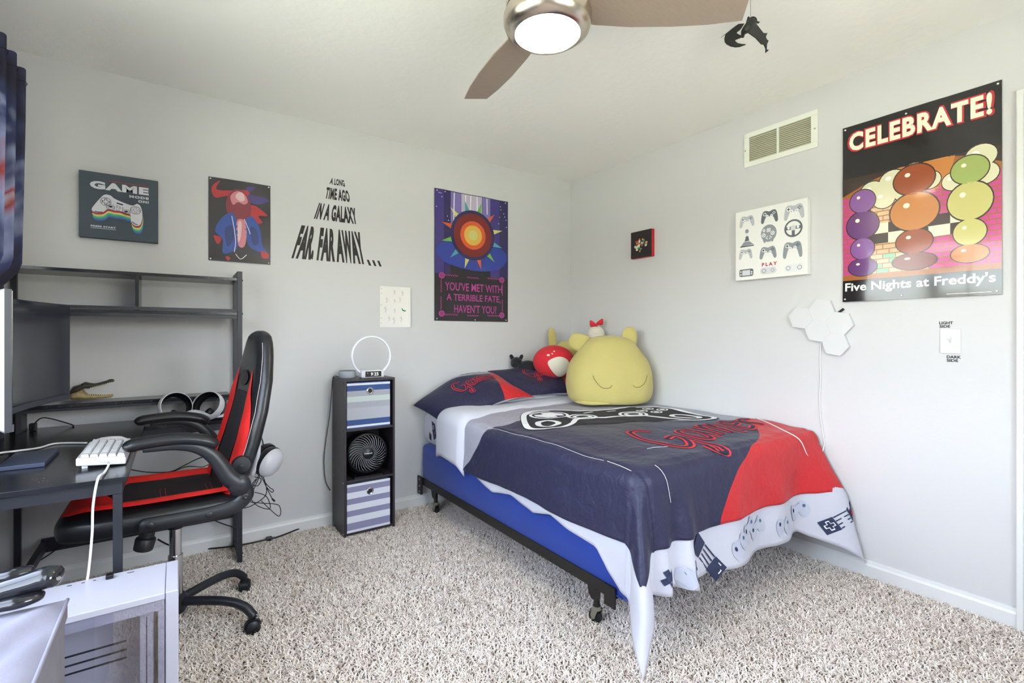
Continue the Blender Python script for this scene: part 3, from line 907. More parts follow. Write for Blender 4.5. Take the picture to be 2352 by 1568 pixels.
ear(yc + axw * -0.165 + aback * 0.03 + Vector((0, 0, 0.40)), axw * -1.0 + Vector((0, 0, 0.35)), 0.115, 0.062, Vector((0, 0, 1))).build('ear', m_yel, yp, smooth=True)
ear(yc + axw * 0.142 + aback * 0.04 + Vector((0, 0, 0.405)), axw * 0.06 + Vector((0, 0, 1)), 0.115, 0.054, axw).build('ear', m_yel, yp, smooth=True)
def on_body(a, z, rr=0.93, out=0.003):          # a point on the front of the plump body
    P = spline([(r, zz, 0) for r, zz in prof], 5)
    r = interp(z, [(q.y, q.x) for q in P[3:-3]]) if z > 0.004 else 0.7
    sg = lambda t: abs(t) ** 0.9 * (1 if t > 0 else -1)
    ay = Vector((-axw.y, axw.x, 0))
    return yc + axw * (r * 0.293 * sg(math.cos(a))) + ay * (r * 0.19 * sg(math.sin(a))) + Vector((0, 0, z)) + aback * (0.04 * z / 0.46) - aback * out
for pts in ([(4.25, 0.20), (4.32, 0.165), (4.45, 0.125), (4.6, 0.122), (4.66, 0.14)], [(5.55, 0.20), (5.45, 0.16), (5.28, 0.128), (5.12, 0.128), (5.08, 0.14)]):
    MB().tube(spline([on_body(a, z) for a, z in pts], 6), 0.0018, 6).build('arm_seam', m_seam, yp, smooth=True)
hem = MB(); hem.tube(spline([on_body(a, 0.02, out=0.012) for a in lins(3.5, 4.6, 6)], 5), [0.004 + 0.01 * math.sin(PI * i / 25) for i in range(26)], 10)
hem.build('foot_fold', m_yel, yp, smooth=True)

# red round plush with a cream belly
rc = Vector((2.315, 2.785, 0.850))
rp = thing('plush_ball', rc, 'round red plush with a cream belly patch and white dots on the pillow', 'plush')
fv = (Vector((0, 0, 0)) - Vector((rc.x, rc.y, 0))).normalized(); rx_ = Vector((fv.y, -fv.x, 0)) * -1
mb = MB()
Mr = Matrix((rx_, -fv, Vector((0, 0, 1)))).transposed()
mb.ell(rc + Vector((0, 0, 0.115)), 0.155, 0.11, 0.122, 32, 20, Mr); mb.build('body', m_redp, rp, smooth=True)
def on_ball(u, v, h):
    y = math.sqrt(max(0.0, 1 - u * u - v * v))
    return rc + Vector((0, 0, 0.115)) + rx_ * (0.157 * u) + fv * (0.112 * y + h) + Vector((0, 0, 0.124 * v))
A = SurfArt(on_ball)
A.poly('belly_patch', m_cream, smooth2([(-0.28, -0.05), (0.0, 0.26), (0.35, 0.32), (0.66, 0.10), (0.72, -0.35), (0.4, -0.85), (0.08, -0.75)], 5), 0.001, 0.15)
for u, v, r in ((-0.25, 0.42, 0.075), (-0.07, 0.50, 0.045), (0.02, 0.64, 0.045)): A.ell('dot', m_cream, u, v, r, r * 0.8, 0.0015, 12)
A.build(rp)
# small black plush animal beside it
bc = Vector((2.16, 2.985, 0.855))
bp_ = thing('plush_animal', bc, 'small black plush animal peeking over the pillows by the wall', 'plush')
mb = MB(); mb.ell(bc + rx_ * 0.05 + Vector((0, 0, 0.055)), 0.085, 0.05, 0.06, 20, 12, Mr); mb.build('body', m_blackp, bp_, smooth=True)
mb = MB(); hc = bc + rx_ * -0.035 + Vector((0, 0, 0.098)) + fv * 0.01
mb.ell(hc, 0.046, 0.043, 0.043, 20, 12, Mr); mb.ell(hc + fv * 0.03 + Vector((0, 0, -0.014)) - rx_ * 0.008, 0.032, 0.025, 0.024, 16, 10, Mr); mb.build('head', m_blackp, bp_, smooth=True)
for s in (-1, 1):
    ear(hc + rx_ * (s * 0.03) + Vector((0, 0, 0.03)), rx_ * (s * 0.5) + Vector((0, 0, 1)), 0.035, 0.014, rx_, 0.5).build('ear', m_blackp, bp_, smooth=True)
# second yellow plush behind, in the corner
c2 = Vector((2.565, 2.915, 0.700))
p2 = thing('plush_cushion', c2, 'smaller yellow plush tucked in the corner behind the red round plush', 'plush')
plump([(0.0, 0.0), (0.75, 0.005), (1.0, 0.10), (0.98, 0.22), (0.8, 0.33), (0.55, 0.39), (0.25, 0.415), (0.0, 0.42)], c2, axw, 0.145, 0.11, 28).build('body', m_yel, p2, smooth=True)
ear(c2 + axw * -0.115 + Vector((0, 0, 0.37)), Vector((-0.12, 0, 1)), 0.15, 0.032, axw).build('ear', m_yel, p2, smooth=True)
ear(c2 + axw * 0.09 + Vector((0, 0, 0.37)), Vector((0.25, -0.1, 0.8)), 0.09, 0.032, axw).build('ear', m_yel, p2, smooth=True)
# small beige plush with a red bow, sitting up between the yellow ones
c3 = Vector((2.63, 2.66, 0.700))
p3 = thing('plush_doll', c3, 'small beige plush toy with a big red bow behind the yellow cushion', 'plush')
mb = MB(); mb.ell(c3 + Vector((0, 0, 0.19)), 0.075, 0.07, 0.19, 20, 14, Mr); mb.build('body', M('plush_green', '#7f9a5a', 0.9), p3, smooth=True)
hc3 = c3 + Vector((0, 0, 0.465))
mb = MB(); mb.ell(hc3, 0.066, 0.06, 0.068, 22, 14, Mr); mb.ell(hc3 + fv * 0.045 + Vector((0, 0, -0.02)), 0.05, 0.035, 0.034, 18, 10, Mr)
mb.tube([c3 + Vector((0, 0, 0.36)), hc3 + Vector((0, 0, -0.04))], 0.045, 14); mb.build('head', m_cream, p3, smooth=True)
bw = MB(); bcn = hc3 + Vector((0, 0, 0.073)) + fv * 0.02
for s in (-1, 1):
    bw.loft([[bcn + rx_ * (s * d) + Vector((0, 0, 0.012 * (s > 0) + w * math.cos(2 * PI * j / 12) + d * 0.3)) + fv * (0.016 * math.sin(2 * PI * j / 12)) for j in range(12)] for d, w in ((0.0, 0.007), (0.02, 0.018), (0.042, 0.026), (0.05, 0.018))])
bw.build('bow', m_redp, p3, smooth=True)
MB().ell(bcn, 0.012, 0.012, 0.012, 12, 8).build('bow_knot', m_redp, p3, smooth=True)
# ---------------------------------------------------------------- things on the ceiling
FX, FY = 1.0, 1.235
fan = thing('ceiling_fan', (FX, FY, 2.14), 'brushed nickel ceiling fan with three taupe blades and a lit round lamp', 'ceiling fan')
m_nickel = M('brushed_nickel', '#cbc0b2', 0.22, metal=1.0, bump=0.0002, bscale=60, stretch=(1, 1, 30))
MB().lathe([(0.0, 2.44), (0.075, 2.44), (0.078, 2.40), (0.05, 2.375), (0.02, 2.37), (0.018, 2.33), (0.0, 2.33)], (FX, FY, 0), 40).build('canopy', m_nickel, fan, smooth=True, autosm=40)
MB().lathe([(0.0, 2.335), (0.10, 2.335), (0.128, 2.32), (0.136, 2.29), (0.136, 2.222), (0.0, 2.222)], (FX, FY, 0), 56).build('motor_housing', m_nickel, fan, smooth=True, autosm=40)
MB().lathe([(0.0, 2.215), (0.137, 2.215), (0.1435, 2.20), (0.1435, 2.178), (0.136, 2.158), (0.118, 2.145), (0.107, 2.142), (0.104, 2.146), (0.104, 2.16), (0.0, 2.16)], (FX, FY, 0), 64).build('light_ring', m_nickel, fan, smooth=True, autosm=40)
m_lamp = M('lamp_diffuser', '#fff4e6', 0.5, emit='#fff0dc', estr=14.0)
MB().lathe([(0.104, 2.148), (0.09, 2.141), (0.06, 2.135), (0.0, 2.132)], (FX, FY, 0), 48, cap=False).build('lamp_diffuser', m_lamp, fan, smooth=True)
m_blade = M('blade_taupe', '#9c8c80', 0.45, var=0.06, vscale=30, stretch=(1, 12, 1))
for deg in (-37.5, 80.0, 200.0):
    a = math.radians(deg); d = Vector((math.cos(a), math.sin(a), 0)); n = Vector((-d.y, d.x, 0))
    L = [(0.10, 0.045), (0.16, 0.062), (0.28, 0.076), (0.42, 0.080), (0.54, 0.076), (0.650, 0.062)]
    R_ = [(0.10, -0.045), (0.16, -0.058), (0.28, -0.066), (0.42, -0.066), (0.54, -0.056), (0.632, -0.040)]
    out = [(x, y) for x, y in L] + [(x, y) for x, y in reversed(R_)]
    mb = MB().prism(out, lambda u, v, h: Vector((FX, FY, 2.219)) + d * u + n * (v * 0.985) + Vector((0, 0, -v * 0.12 + h)), -0.003, 0.003)
    bl = mb.build('blade', m_blade, fan, bevel=0.002)
    br = MB().prism([(0.08, 0.03), (0.15, 0.035), (0.175, 0.0), (0.15, -0.035), (0.08, -0.03)], lambda u, v, h: Vector((FX, FY, 2.222)) + d * u + n * v + Vector((0, 0, -v * 0.12 + h + 0.006)), 0, 0.004)
    br.build('blade_iron', m_nickel, bl)

# black winged figure on a thread
hf = thing('hanging_figure', atD(1712, 75, 1.85), 'black winged flying figure hanging on a thread from the ceiling', 'figurine')
m_fig = M('figure_black', '#1d1f1c', 0.45, bump=0.0006, bscale=200)
def fig(px, py, D): return atD(1640 + px / 14.25, 20 + py / 14.25, D)
def plate(name, px, D, th, bend=0.0, par=hf):
    P = [fig(x, y, D + bend * (x - 1100) / 1000.0) for x, y in px]
    Q = [p + FWD * th for p in P]; n = len(P)
    MB().add(P + Q, [tuple(range(n)), tuple(reversed(range(n, 2 * n)))] + [(i, (i + 1) % n, n + (i + 1) % n, n + i) for i in range(n)]).build(name, m_fig, par)
plate('wing', [(1000, 480), (800, 495), (600, 640), (240, 930), (390, 820), (355, 950), (365, 1060), (430, 1140), (560, 1210), (720, 1240), (860, 1230), (1050, 1160), (900, 1150), (770, 1120), (690, 1050), (720, 1000), (920, 920), (980, 930), (960, 880), (830, 850), (745, 800), (770, 740), (840, 700), (900, 640)], 1.86, 0.006, -0.10)
plate('wing', [(1380, 480), (1620, 790), (1690, 800), (1755, 795), (1720, 860), (1700, 930), (1740, 1010), (1790, 1045), (1740, 1150), (1730, 1330), (1800, 1345), (1700, 1430), (1700, 1280), (1650, 1160), (1560, 1140), (1480, 1050), (1380, 940), (1080, 730), (1200, 620)], 1.86, 0.006, 0.10)
mb = MB()
bp = [fig(1265, 410, 1.84), fig(1180, 520, 1.83), fig(1060, 660, 1.83), fig(980, 760, 1.84), fig(950, 850, 1.85), fig(960, 930, 1.86)]
mb.tube(spline(bp, 4), [0.0155, 0.017, 0.0175, 0.018, 0.0175, 0.017, 0.0165, 0.016, 0.0155, 0.015, 0.014, 0.013, 0.0115, 0.010, 0.009, 0.008, 0.007, 0.006, 0.005, 0.004, 0.003], 8)
mb.build('body', m_fig, hf)
MB().lathe([(0.0, -0.004), (0.0145, -0.004), (0.0155, 0.004), (0.012, 0.008), (0.0, 0.009)], fig(1265, 405, 1.83), 18, -FWD).build('head', m_fig, hf, smooth=True, autosm=40)
plate('fin', [(1060, 430), (1110, 260), (1140, 250), (1175, 290), (1160, 400), (1090, 470)], 1.845, 0.004)
plate('fin', [(1395, 460), (1400, 385), (1440, 410), (1510, 430), (1470, 465)], 1.85, 0.004)
pt = fig(1200, 500, 1.84)
MB().cyl(pt, (pt.x, pt.y, ZC), 0.0006, 5).build('thread', m_cordb, hf)

# ---------------------------------------------------------------- right wall
vt = thing('air_vent', (XR, 1.346, 2.13), 'white louvred air vent grille high on the right wall', 'vent')
vy0, vy1, vz0, vz1 = 1.543, 1.149, 2.132, 2.328
fn = wall_right_fn(vy0, vy1, vz0, vz1)
fr = MB()
def wbox(mb, u0, u1, v0, v1, h0, h1, f):
    vs = [f(u, v, h) for h in (h0, h1) for v in (v0, v1) for u in (u0, u1)]
    return mb.add(vs, [(0, 2, 3, 1), (4, 5, 7, 6), (0, 1, 5, 4), (2, 6, 7, 3), (0, 4, 6, 2), (1, 3, 7, 5)])
wbox(fr, 0, 1, 0.86, 1, 0, 0.008, fn); wbox(fr, 0, 1, 0, 0.15, 0, 0.008, fn); wbox(fr, 0, 0.075, 0.15, 0.86, 0, 0.008, fn); wbox(fr, 0.915, 1, 0.15, 0.86, 0, 0.008, fn); wbox(fr, 0.47, 0.50, 0.15, 0.86, 0, 0.008, fn)
fr.build('frame', M('vent_white', '#e6e7dd', 0.4), vt, bevel=0.0015)
wbox(MB(), 0.05, 0.94, 0.1, 0.9, 0.0005, 0.0015, fn).build('duct_shadow', M('vent_dark', '#8f8c76', 0.9), vt)
for half in ((0.078, 0.468), (0.502, 0.912)):
    for i in range(13):
        v = 0.165 + i * 0.053; mb = MB()
        us = lins(half[0], half[1], 18)
        for k in range(2):
            pass
        top = []; bot = []
        for j, u in enumerate(us):
            wob = 0.006 * nz(u * 60, i * 3.1) 
            top.append(fn(u, v + 0.022 + wob, 0.0018)); bot.append(fn(u, v - 0.012 + wob, 0.0075))
        n = len(us)
        mb.add(top + bot, [(j, j + 1, n + j + 1, n + j) for j in range(n - 1)])
        s = mb.build('slat', M('vent_slat', '#dfdecb', 0.5), vt, recalc=False)
for u, v in ((0.02, 0.5), (0.965, 0.5)):
    MB().cyl(fn(u, v, 0.008), fn(u, v, 0.0105), 0.004, 10).build('screw', m_steel, vt)

# poster with white balloon lettering
def glossy(name, col, rough=0.22): return M(name, col, rough, coat=0.3)
wv = lambda u, v: 0.003 + 0.006 * (0.5 + 0.5 * math.sin(9 * u + 1)) * sst(0.25, 0.0, v) + 0.004 * math.sin(5 * u + 2.2 * v) ** 2 + 0.003 * nz(u * 3, v * 4)
fn = wall_right_fn(1.035, 0.472, 1.325, 2.185, 0.001, wv)
po = thing('wall_poster', fn(0.5, 0, 0), 'tall glossy black poster reading CELEBRATE! on the right wall', 'poster')
MB().grid(lambda u, v: fn(u, v, 0.0), lins(0, 1, 40), lins(0, 1, 60)).build('sheet', glossy('poster_black', '#201d1d', 0.16), po, smooth=True, recalc=False)
A = SurfArt(fn); h1, h2, h3, h4 = 0.0008, 0.0012, 0.0016, 0.0020
pk = {n: glossy('poster_' + n, c) for n, c in dict(wood='#a5642c', amber='#c8803c', brick='#d9b48a', pink='#c8478c', magenta='#8f2f6c', purple='#8a5a9c', violet='#6a3a78', brown='#9c4a22', brown2='#7c3517',
      yellow='#c9c277', green='#9fae5e', pale='#dcd8b4', cream='#f3ead2', red='#c22f38', dark='#3a2a22', check='#e6dfc4', lime='#7fcf8f', white='#f0efe9').items()}
A.rect('stage_print', pk['wood'], 0.0, 0.12, 1.0, 0.70, h1)
A.poly('stage_print', pk['dark'], [(0, 0.70), (0, 0.60), (0.2, 0.66), (0.4, 0.70)], h2)
A.poly('stage_print', pk['dark'], [(1, 0.70), (1, 0.62), (0.8, 0.685), (0.7, 0.70)], h2)
A.poly('stage_print', pk['amber'], [(0.35, 0.70), (0.75, 0.70), (0.70, 0.55), (0.40, 0.55)], h2)
for r in range(17):
    v0 = 0.15 + r * 0.026
    for c in range(-1, 13):
        u0 = c * 0.085 + (0.042 if r % 2 else 0); u1 = u0 + 0.079
        if u1 <= 0.005 or u0 >= 0.995: continue
        mid = (u0 + u1) / 2
        col = 'pink' if mid > 0.58 or mid < 0.2 else ('brick' if mid < 0.55 else 'magenta')
        if r < 5 and 0.25 < mid < 0.5: col = 'lime' if (r + c) % 3 == 0 else 'brick'
        A.rect('stage_print', pk[col], max(0.003, u0), v0, min(0.997, u1), v0 + 0.021, h2)
for i in range(5):
    for j in range(2):
        A.rect('stage_print', pk['check'] if (i + j) % 2 else pk['dark'], 0.2 + i * 0.13, 0.31 + j * 0.055, 0.33 + i * 0.13, 0.365 + j * 0.055, h3)
for cu, cv, r in [(0.22, 0.60, 0.09), (0.36, 0.635, 0.095), (0.50, 0.65, 0.09), (0.30, 0.55, 0.08), (0.44, 0.57, 0.08), (0.60, 0.60, 0.07), (0.82, 0.61, 0.085), (0.89, 0.665, 0.09), (0.91, 0.58, 0.08), (0.74, 0.57, 0.07)]:
    A.ell('balloon_print', pk['dark'], cu, cv, r * 1.04, r * 0.69, h3 + 0.0002, 20); A.ell('balloon_print', pk['pale'], cu, cv, r * 0.96, r * 0.63, h4, 20)
    A.ell('balloon_print', pk['white'], cu - r * 0.3, cv + r * 0.2, r * 0.22, r * 0.13, h4 + 0.0003, 10)
def balloon_column(cu, v0, w, cols):
    v = v0
    for i, (hh, ww, c) in enumerate(cols):
        A.ell('balloon_print', pk['dark'], cu, v + hh / 2, ww * w * 1.03, hh / 2 * 1.05, h4 + 0.0004, 26); A.ell('balloon_print', pk[c], cu, v + hh / 2, ww * w * 0.97, hh / 2 * 0.97, h4 + 0.0007, 26)
        A.ell('balloon_print', pk['cream'], cu - 0.3 * ww * w, v + hh * 0.68, ww * w * 0.14, hh * 0.07, h4 + 0.001, 10)
        v += hh * 0.93
balloon_column(0.15, 0.14, 0.12, [(0.10, 0.9, 'violet'), (0.12, 0.75, 'purple'), (0.16, 1.0, 'violet'), (0.13, 0.8, 'purple')])
balloon_column(0.50, 0.15, 0.16, [(0.09, 0.9, 'brown2'), (0.13, 0.75, 'brown'), (0.20, 1.0, 'amber'), (0.16, 0.85, 'brown')])
balloon_column(0.83, 0.16, 0.135, [(0.09, 0.8, 'amber'), (0.13, 0.7, 'yellow'), (0.19, 0.95, 'yellow'), (0.14, 0.8, 'green')])
A.text('lettering', pk['red'], 'CELEBRATE!', 0.035, 0.845, 0.965, 0.965, 0.0014, 0.075, spacing=1.12)
A.text('lettering', pk['cream'], 'CELEBRATE!', 0.050, 0.853, 0.950, 0.957, 0.0019, 0.042, spacing=1.14)
A.text('lettering', pk['white'], "Five Nights at Freddy's", 0.02, 0.045, 0.97, 0.108, 0.0014, 0.024)
A.rect('lettering', pk['white'], 0.70, 0.0125, 0.95, 0.0145, h2)
A.build(po)
def pins(root, fn, pts, r=0.004):
    for u, v in pts:
        c = fn(u, v, 0.001); o = fn(u, v, 0.006); MB().lathe([(r, 0), (r, 0.002), (r * 0.6, 0.004), (0.0, 0.0045)], c, 12, (o - c).normalized()).build('push_pin', m_pin, root, smooth=True)
pins(po, fn, [(0.02, 0.985), (0.45, 0.975), (0.98, 0.985), (0.02, 0.015), (0.42, 0.02), (0.975, 0.015)])

# white canvas of controllers
def canvas(name, fn, depth, m_front, label, m_side=None):
    """fn has h=0 at the wall; the front sits at h=depth"""
    root = thing(name, fn(0.5, 0, 0), label, 'canvas')
    mb = MB(); wbox(mb, 0, 1, 0, 1, 0.0005, depth, fn)
    mb.build('stretched_canvas', m_front, root, bevel=0.002)
    return root
fn0 = wall_right_fn(1.578, 1.185, 1.478, 1.875)
D_ = 0.036
cv_ = canvas('wall_canvas', fn0, D_, M('canvas_white', '#ecebe8', 0.75, bump=0.0003, bscale=900), 'white square canvas of grey game controllers with red PLAY lettering')
A = Art(lambda u, v, h: fn0(u, v, h + D_ + 0.0006))
g1, g2, g3, g4 = M('pr_grey1', '#b9bdc2', 0.8), M('pr_grey2', '#8f959c', 0.8), M('pr_grey3', '#666d74', 0.8), M('pr_grey4', '#43494f', 0.8)
g0 = M('pr_grey0', '#d5d6da', 0.8); gw = M('pr_white', '#f4f4f4', 0.8); m_pred = M('pr_red', '#b02a3c', 0.8)
def gpad(cu, cv, k, body, arm=1.0, dark=g4):
    p = smooth2([(-0.50, -0.34 * arm), (-0.36, -0.40 * arm), (-0.22, -0.10), (0, -0.06), (0.22, -0.10), (0.36, -0.40 * arm), (0.50, -0.34 * arm), (0.46, 0.05), (0.36, 0.27), (0.2, 0.30), (0, 0.24), (-0.2, 0.30), (-0.36, 0.27), (-0.46, 0.05)], 4)
    A.poly('controller_print', body, [(cu + x * k, cv + y * k) for x, y in p], 0)
    A.ell('controller_print', gw, cu - 0.27 * k, cv + 0.10 * k, 0.10 * k, 0.10 * k, 0.0005, 14); A.poly('controller_print', dark, [(cu - 0.27 * k + x * k, cv + 0.10 * k + y * k) for x, y in cross(0.07, 0.024)], 0.001)
    for dx, dy in ((0, 0.06), (0, -0.06), (0.065, 0), (-0.065, 0)): A.ell('controller_print', dark if body is not g3 else gw, cu + (0.27 + dx) * k, cv + (0.11 + dy) * k, 0.03 * k, 0.03 * k, 0.0005, 8)
    for s in (-1, 1): A.ell('controller_print', gw, cu + s * 0.13 * k, cv - 0.03 * k, 0.085 * k, 0.085 * k, 0.0005, 14); A.ell('controller_print', g1, cu + s * 0.13 * k, cv - 0.03 * k, 0.045 * k, 0.045 * k, 0.001, 10)
gpad(0.175, 0.855, 0.22, g1); gpad(0.50, 0.865, 0.235, g3, 1.05); gpad(0.83, 0.865, 0.26, g2 if 0 else g1, 1.1)
gpad(0.155, 0.385, 0.20, g1); gpad(0.48, 0.365, 0.235, g2); gpad(0.81, 0.375, 0.25, g2, 1.35)
A.ell('controller_print', g2, 0.175, 0.70, 0.028, 0.030, 0, 16); A.rect('controller_print', g0, 0.170, 0.625, 0.180, 0.675, 0.0003)
A.poly('controller_print', g3, [(0.14, 0.555), (0.21, 0.56), (0.195, 0.63), (0.16, 0.63)], 0.0002); A.poly('controller_print', g2, [(0.08, 0.49), (0.275, 0.50), (0.215, 0.55), (0.13, 0.55)], 0.0002); A.rect('controller_print', g4, 0.075, 0.478, 0.28, 0.492, 0.0004)
A.ell('controller_print', g2, 0.49, 0.62, 0.11, 0.12, 0, 26); A.poly('controller_print', g2, [(0.39, 0.60), (0.42, 0.50), (0.44, 0.49), (0.46, 0.53)], 0.0001); A.poly('controller_print', g2, [(0.59, 0.60), (0.55, 0.50), (0.535, 0.495), (0.52, 0.53)], 0.0001)
A.rect('controller_print', g0, 0.462, 0.635, 0.518, 0.69, 0.0005)
for cu, cv, r in ((0.42, 0.60, 0.028), (0.545, 0.615, 0.028), (0.425, 0.665, 0.02)): A.ell('controller_print', gw, cu, cv, r, r, 0.0005, 14); A.ring('controller_print', g3, cu, cv, r * 0.6, r * 0.6, 0.6, 0.001, 12)
for cu, cv in ((0.455, 0.56), (0.47, 0.575), (0.47, 0.545), (0.51, 0.575), (0.525, 0.56), (0.505, 0.545)): A.ell('controller_print', gw, cu, cv, 0.008, 0.008, 0.0005, 8)
A.ring('controller_print', g3, 0.82, 0.63, 0.118, 0.118, 0.80, 0, 36); A.rect('controller_print', g3, 0.72, 0.615, 0.92, 0.655, 0.0002); A.rect('controller_print', g3, 0.80, 0.53, 0.84, 0.62, 0.0002)
A.ell('controller_print', g0, 0.82, 0.636, 0.034, 0.036, 0.0006, 18)
for s in (-1, 1): A.ell('controller_print', gw, 0.82 + s * 0.06, 0.638, 0.017, 0.017, 0.0006, 12)
def rr_(u0, v0, u1, v1, r, m, h):
    pts = []
    for cx, cy, a0 in ((u1 - r, v1 - r, 0), (u0 + r, v1 - r, PI / 2), (u0 + r, v0 + r, PI), (u1 - r, v0 + r, 1.5 * PI)):
        pts += [(cx + r * math.cos(a0 + k * PI / 8), cy + r * math.sin(a0 + k * PI / 8)) for k in range(5)]
    A.poly('controller_print', m, pts, h)
rr_(0.06, 0.05, 0.27, 0.155, 0.025, g3, 0); rr_(0.105, 0.065, 0.225, 0.14, 0.006, g0, 0.0005)
for cu, cv in ((0.083, 0.122), (0.083, 0.08), (0.247, 0.11), (0.247, 0.082)): A.ell('controller_print', gw, cu, cv, 0.011, 0.011, 0.0005, 10)
rr_(0.37, 0.055, 0.60, 0.15, 0.045, g0, 0); rr_(0.70, 0.05, 0.95, 0.15, 0.05, M('pr_grey00', '#e2e3e6', 0.8), 0)
for cu, r in ((0.425, 0.03), (0.545, 0.024), (0.755, 0.03), (0.90, 0.03)): A.ring('controller_print', g2, cu, 0.102, r, r, 0.72, 0.0005, 16)
A.text('lettering', m_pred, 'PLAY', 0.395, 0.165, 0.605, 0.215, 0.0005, 0.03, spacing=1.5)
A.build(cv_)

# small black canvas with red edges
fn1 = wall_right_fn(2.375, 2.190, 1.708, 1.898)
cs = thing('wall_canvas', fn1(0.5, 0, 0), 'small black square canvas with red edges near the corner', 'canvas')
mb = MB(); wbox(mb, 0, 1, 0, 1, 0.0005, 0.030, fn1); mb.build('stretched_canvas', M('canvas_red', '#c01f2b', 0.6), cs, bevel=0.0015)
A = Art(lambda u, v, h: fn1(u, v, h + 0.0306))
A.rect('front_print', M('canvas_black', '#221d1f', 0.7), 0.004, 0.004, 0.996, 0.996, 0)
cols = [M('dot_' + n, c, 0.7) for n, c in dict(a='#c9a06a', b='#d9c79c', c='#b8473a', d='#2f4fa8', e='#4f9a4a', f='#e8dcc0', g='#d98a3a', h='#6fb0c4').items()]
rr = random.Random(5)
for i in range(34):
    a = rr.uniform(0, 2 * PI); r = math.sqrt(rr.uniform(0, 1))
    A.ell('dot_print', cols[rr.randrange(8)], 0.48 + 0.30 * r * math.cos(a), 0.46 + 0.22 * r * math.sin(a), rr.uniform(0.03, 0.06), rr.uniform(0.03, 0.06), 0.0004 + i * 0.00003, 9)
A.build(cs)

# switch plate with lettering stickers
fn2 = wall_right_fn(0.664, 0.596, 1.082, 1.188)
sw = thing('light_switch', fn2(0.5, 0, 0), 'white wall light switch plate between the two black stickers', 'light switch')
mb = MB(); wbox(mb, 0, 1, 0, 1, 0.0002, 0.006, fn2); mb.build('plate', m_trim, sw, bevel=0.003)
mb = MB(); wbox(mb, 0.43, 0.57, 0.38, 0.62, 0.006, 0.0075, fn2); mb.build('toggle_slot', m_white, sw)
mb = MB(); mb.prism([(0.46, 0.42), (0.54, 0.42), (0.54, 0.55), (0.46, 0.55)], lambda u, v, h: fn2(u, v + h * 14, 0.007 + h), 0, 0.012); mb.build('toggle', m_white, sw)
for v in (0.22, 0.78): MB().cyl(fn2(0.5, v, 0.006), fn2(0.5, v, 0.0072), 0.0028, 10).build('screw', m_white, sw)
fn3 = wall_right_fn(0.668, 0.622, 1.192, 1.220, 0.0003)
d1 = thing('wall_sticker', fn3(0.5, 0, 0), 'black LIGHT SIDE sticker lettering above the light switch', 'sticker')
A = Art(fn3); A.text('lettering', m_ink, 'LIGHT', 0.0, 0.55, 1.0, 1.0, 0.0004, 0.04); A.text('lettering', m_ink, 'SIDE', 0.03, 0.02, 0.80, 0.46, 0.0004, 0.04); A.build(d1)
fn4 = wall_right_fn(0.643, 0.596, 1.046, 1.074, 0.0003)
d2 = thing('wall_sticker', fn4(0.5, 0, 0), 'black DARK SIDE sticker lettering below the light switch', 'sticker')
A = Art(fn4); A.text('lettering', m_ink, 'DARK', 0.0, 0.55, 1.0, 1.0, 0.0004, 0.04); A.text('lettering', m_ink, 'SIDE', 0.0, 0.02, 0.80, 0.46, 0.0004, 0.04); A.build(d2)

# hexagon wall light with hanging white cord
hx = thing('hexagon_light', onX(1900, 750, XR), 'cluster of white hexagon light panels with a cord below the tall poster', 'wall light')
m_hex = M('hex_white', '#d2d2d4', 0.4)
R0 = 0.0615
def hexpt(i, j):      # grid of flat-topped hexagons, tilted a little
    base = onX(1928, 742, XR - 0.02)
    s = R0 * math.sqrt(3)
    u = i * R0 * 1.5; v = (j + (0.5 if i % 2 else 0)) * s
    t = math.radians(-10)
    return base, u * math.cos(t) - v * math.sin(t), u * math.sin(t) + v * math.cos(t)
for i, j in ((0, 0), (-1, 0), (-1, -1), (0, -1), (-2, 0)):
    b0, u, v = hexpt(i, j)
    pts = [(u + (R0 - 0.0001) * math.cos(math.radians(60 * k - 10)), v + (R0 - 0.0001) * math.sin(math.radians(60 * k - 10))) for k in range(6)]
    MB().prism(pts, lambda a, c, h: Vector((XR - h, b0.y - a, b0.z + c)), 0.0005, 0.021).build('panel', m_hex, hx, bevel=0.0003)
cp_ = [onX(x, y, XR - 0.006) for x, y in ((1891, 779), (1886, 790), (1884, 830), (1885, 870), (1883, 905), (1884, 945), (1888, 980), (1893, 1010), (1893, 1022))]
e1 = cp_[-1]
cp_ += [onX(1888, 1040, XR - 0.03), onX(1880, 1066, XR - 0.075), onX(1872, 1090, XR - 0.10)]
cp_ += [Vector((XR - 0.13, 1.11, 0.51)), Vector((XR - 0.17, 1.13, 0.575)), comf_pt(2.50, 1.13, 0.012), comf_pt(2.52, 1.24, 0.01), comf_pt(2.60, 1.36, 0.01), comf_pt(2.66, 1.44, 0.01)]
MB().tube(spline(cp_, 6), 0.0022, 7).build('cord', m_cordw, hx, smooth=True)
pl = MB(); a0 = onX(1923, 720, XR - 0.012); a1 = onX(1938, 709, XR - 0.008); pl.cyl(a0, a1, 0.006, 8); pl.build('connector', m_black, hx)
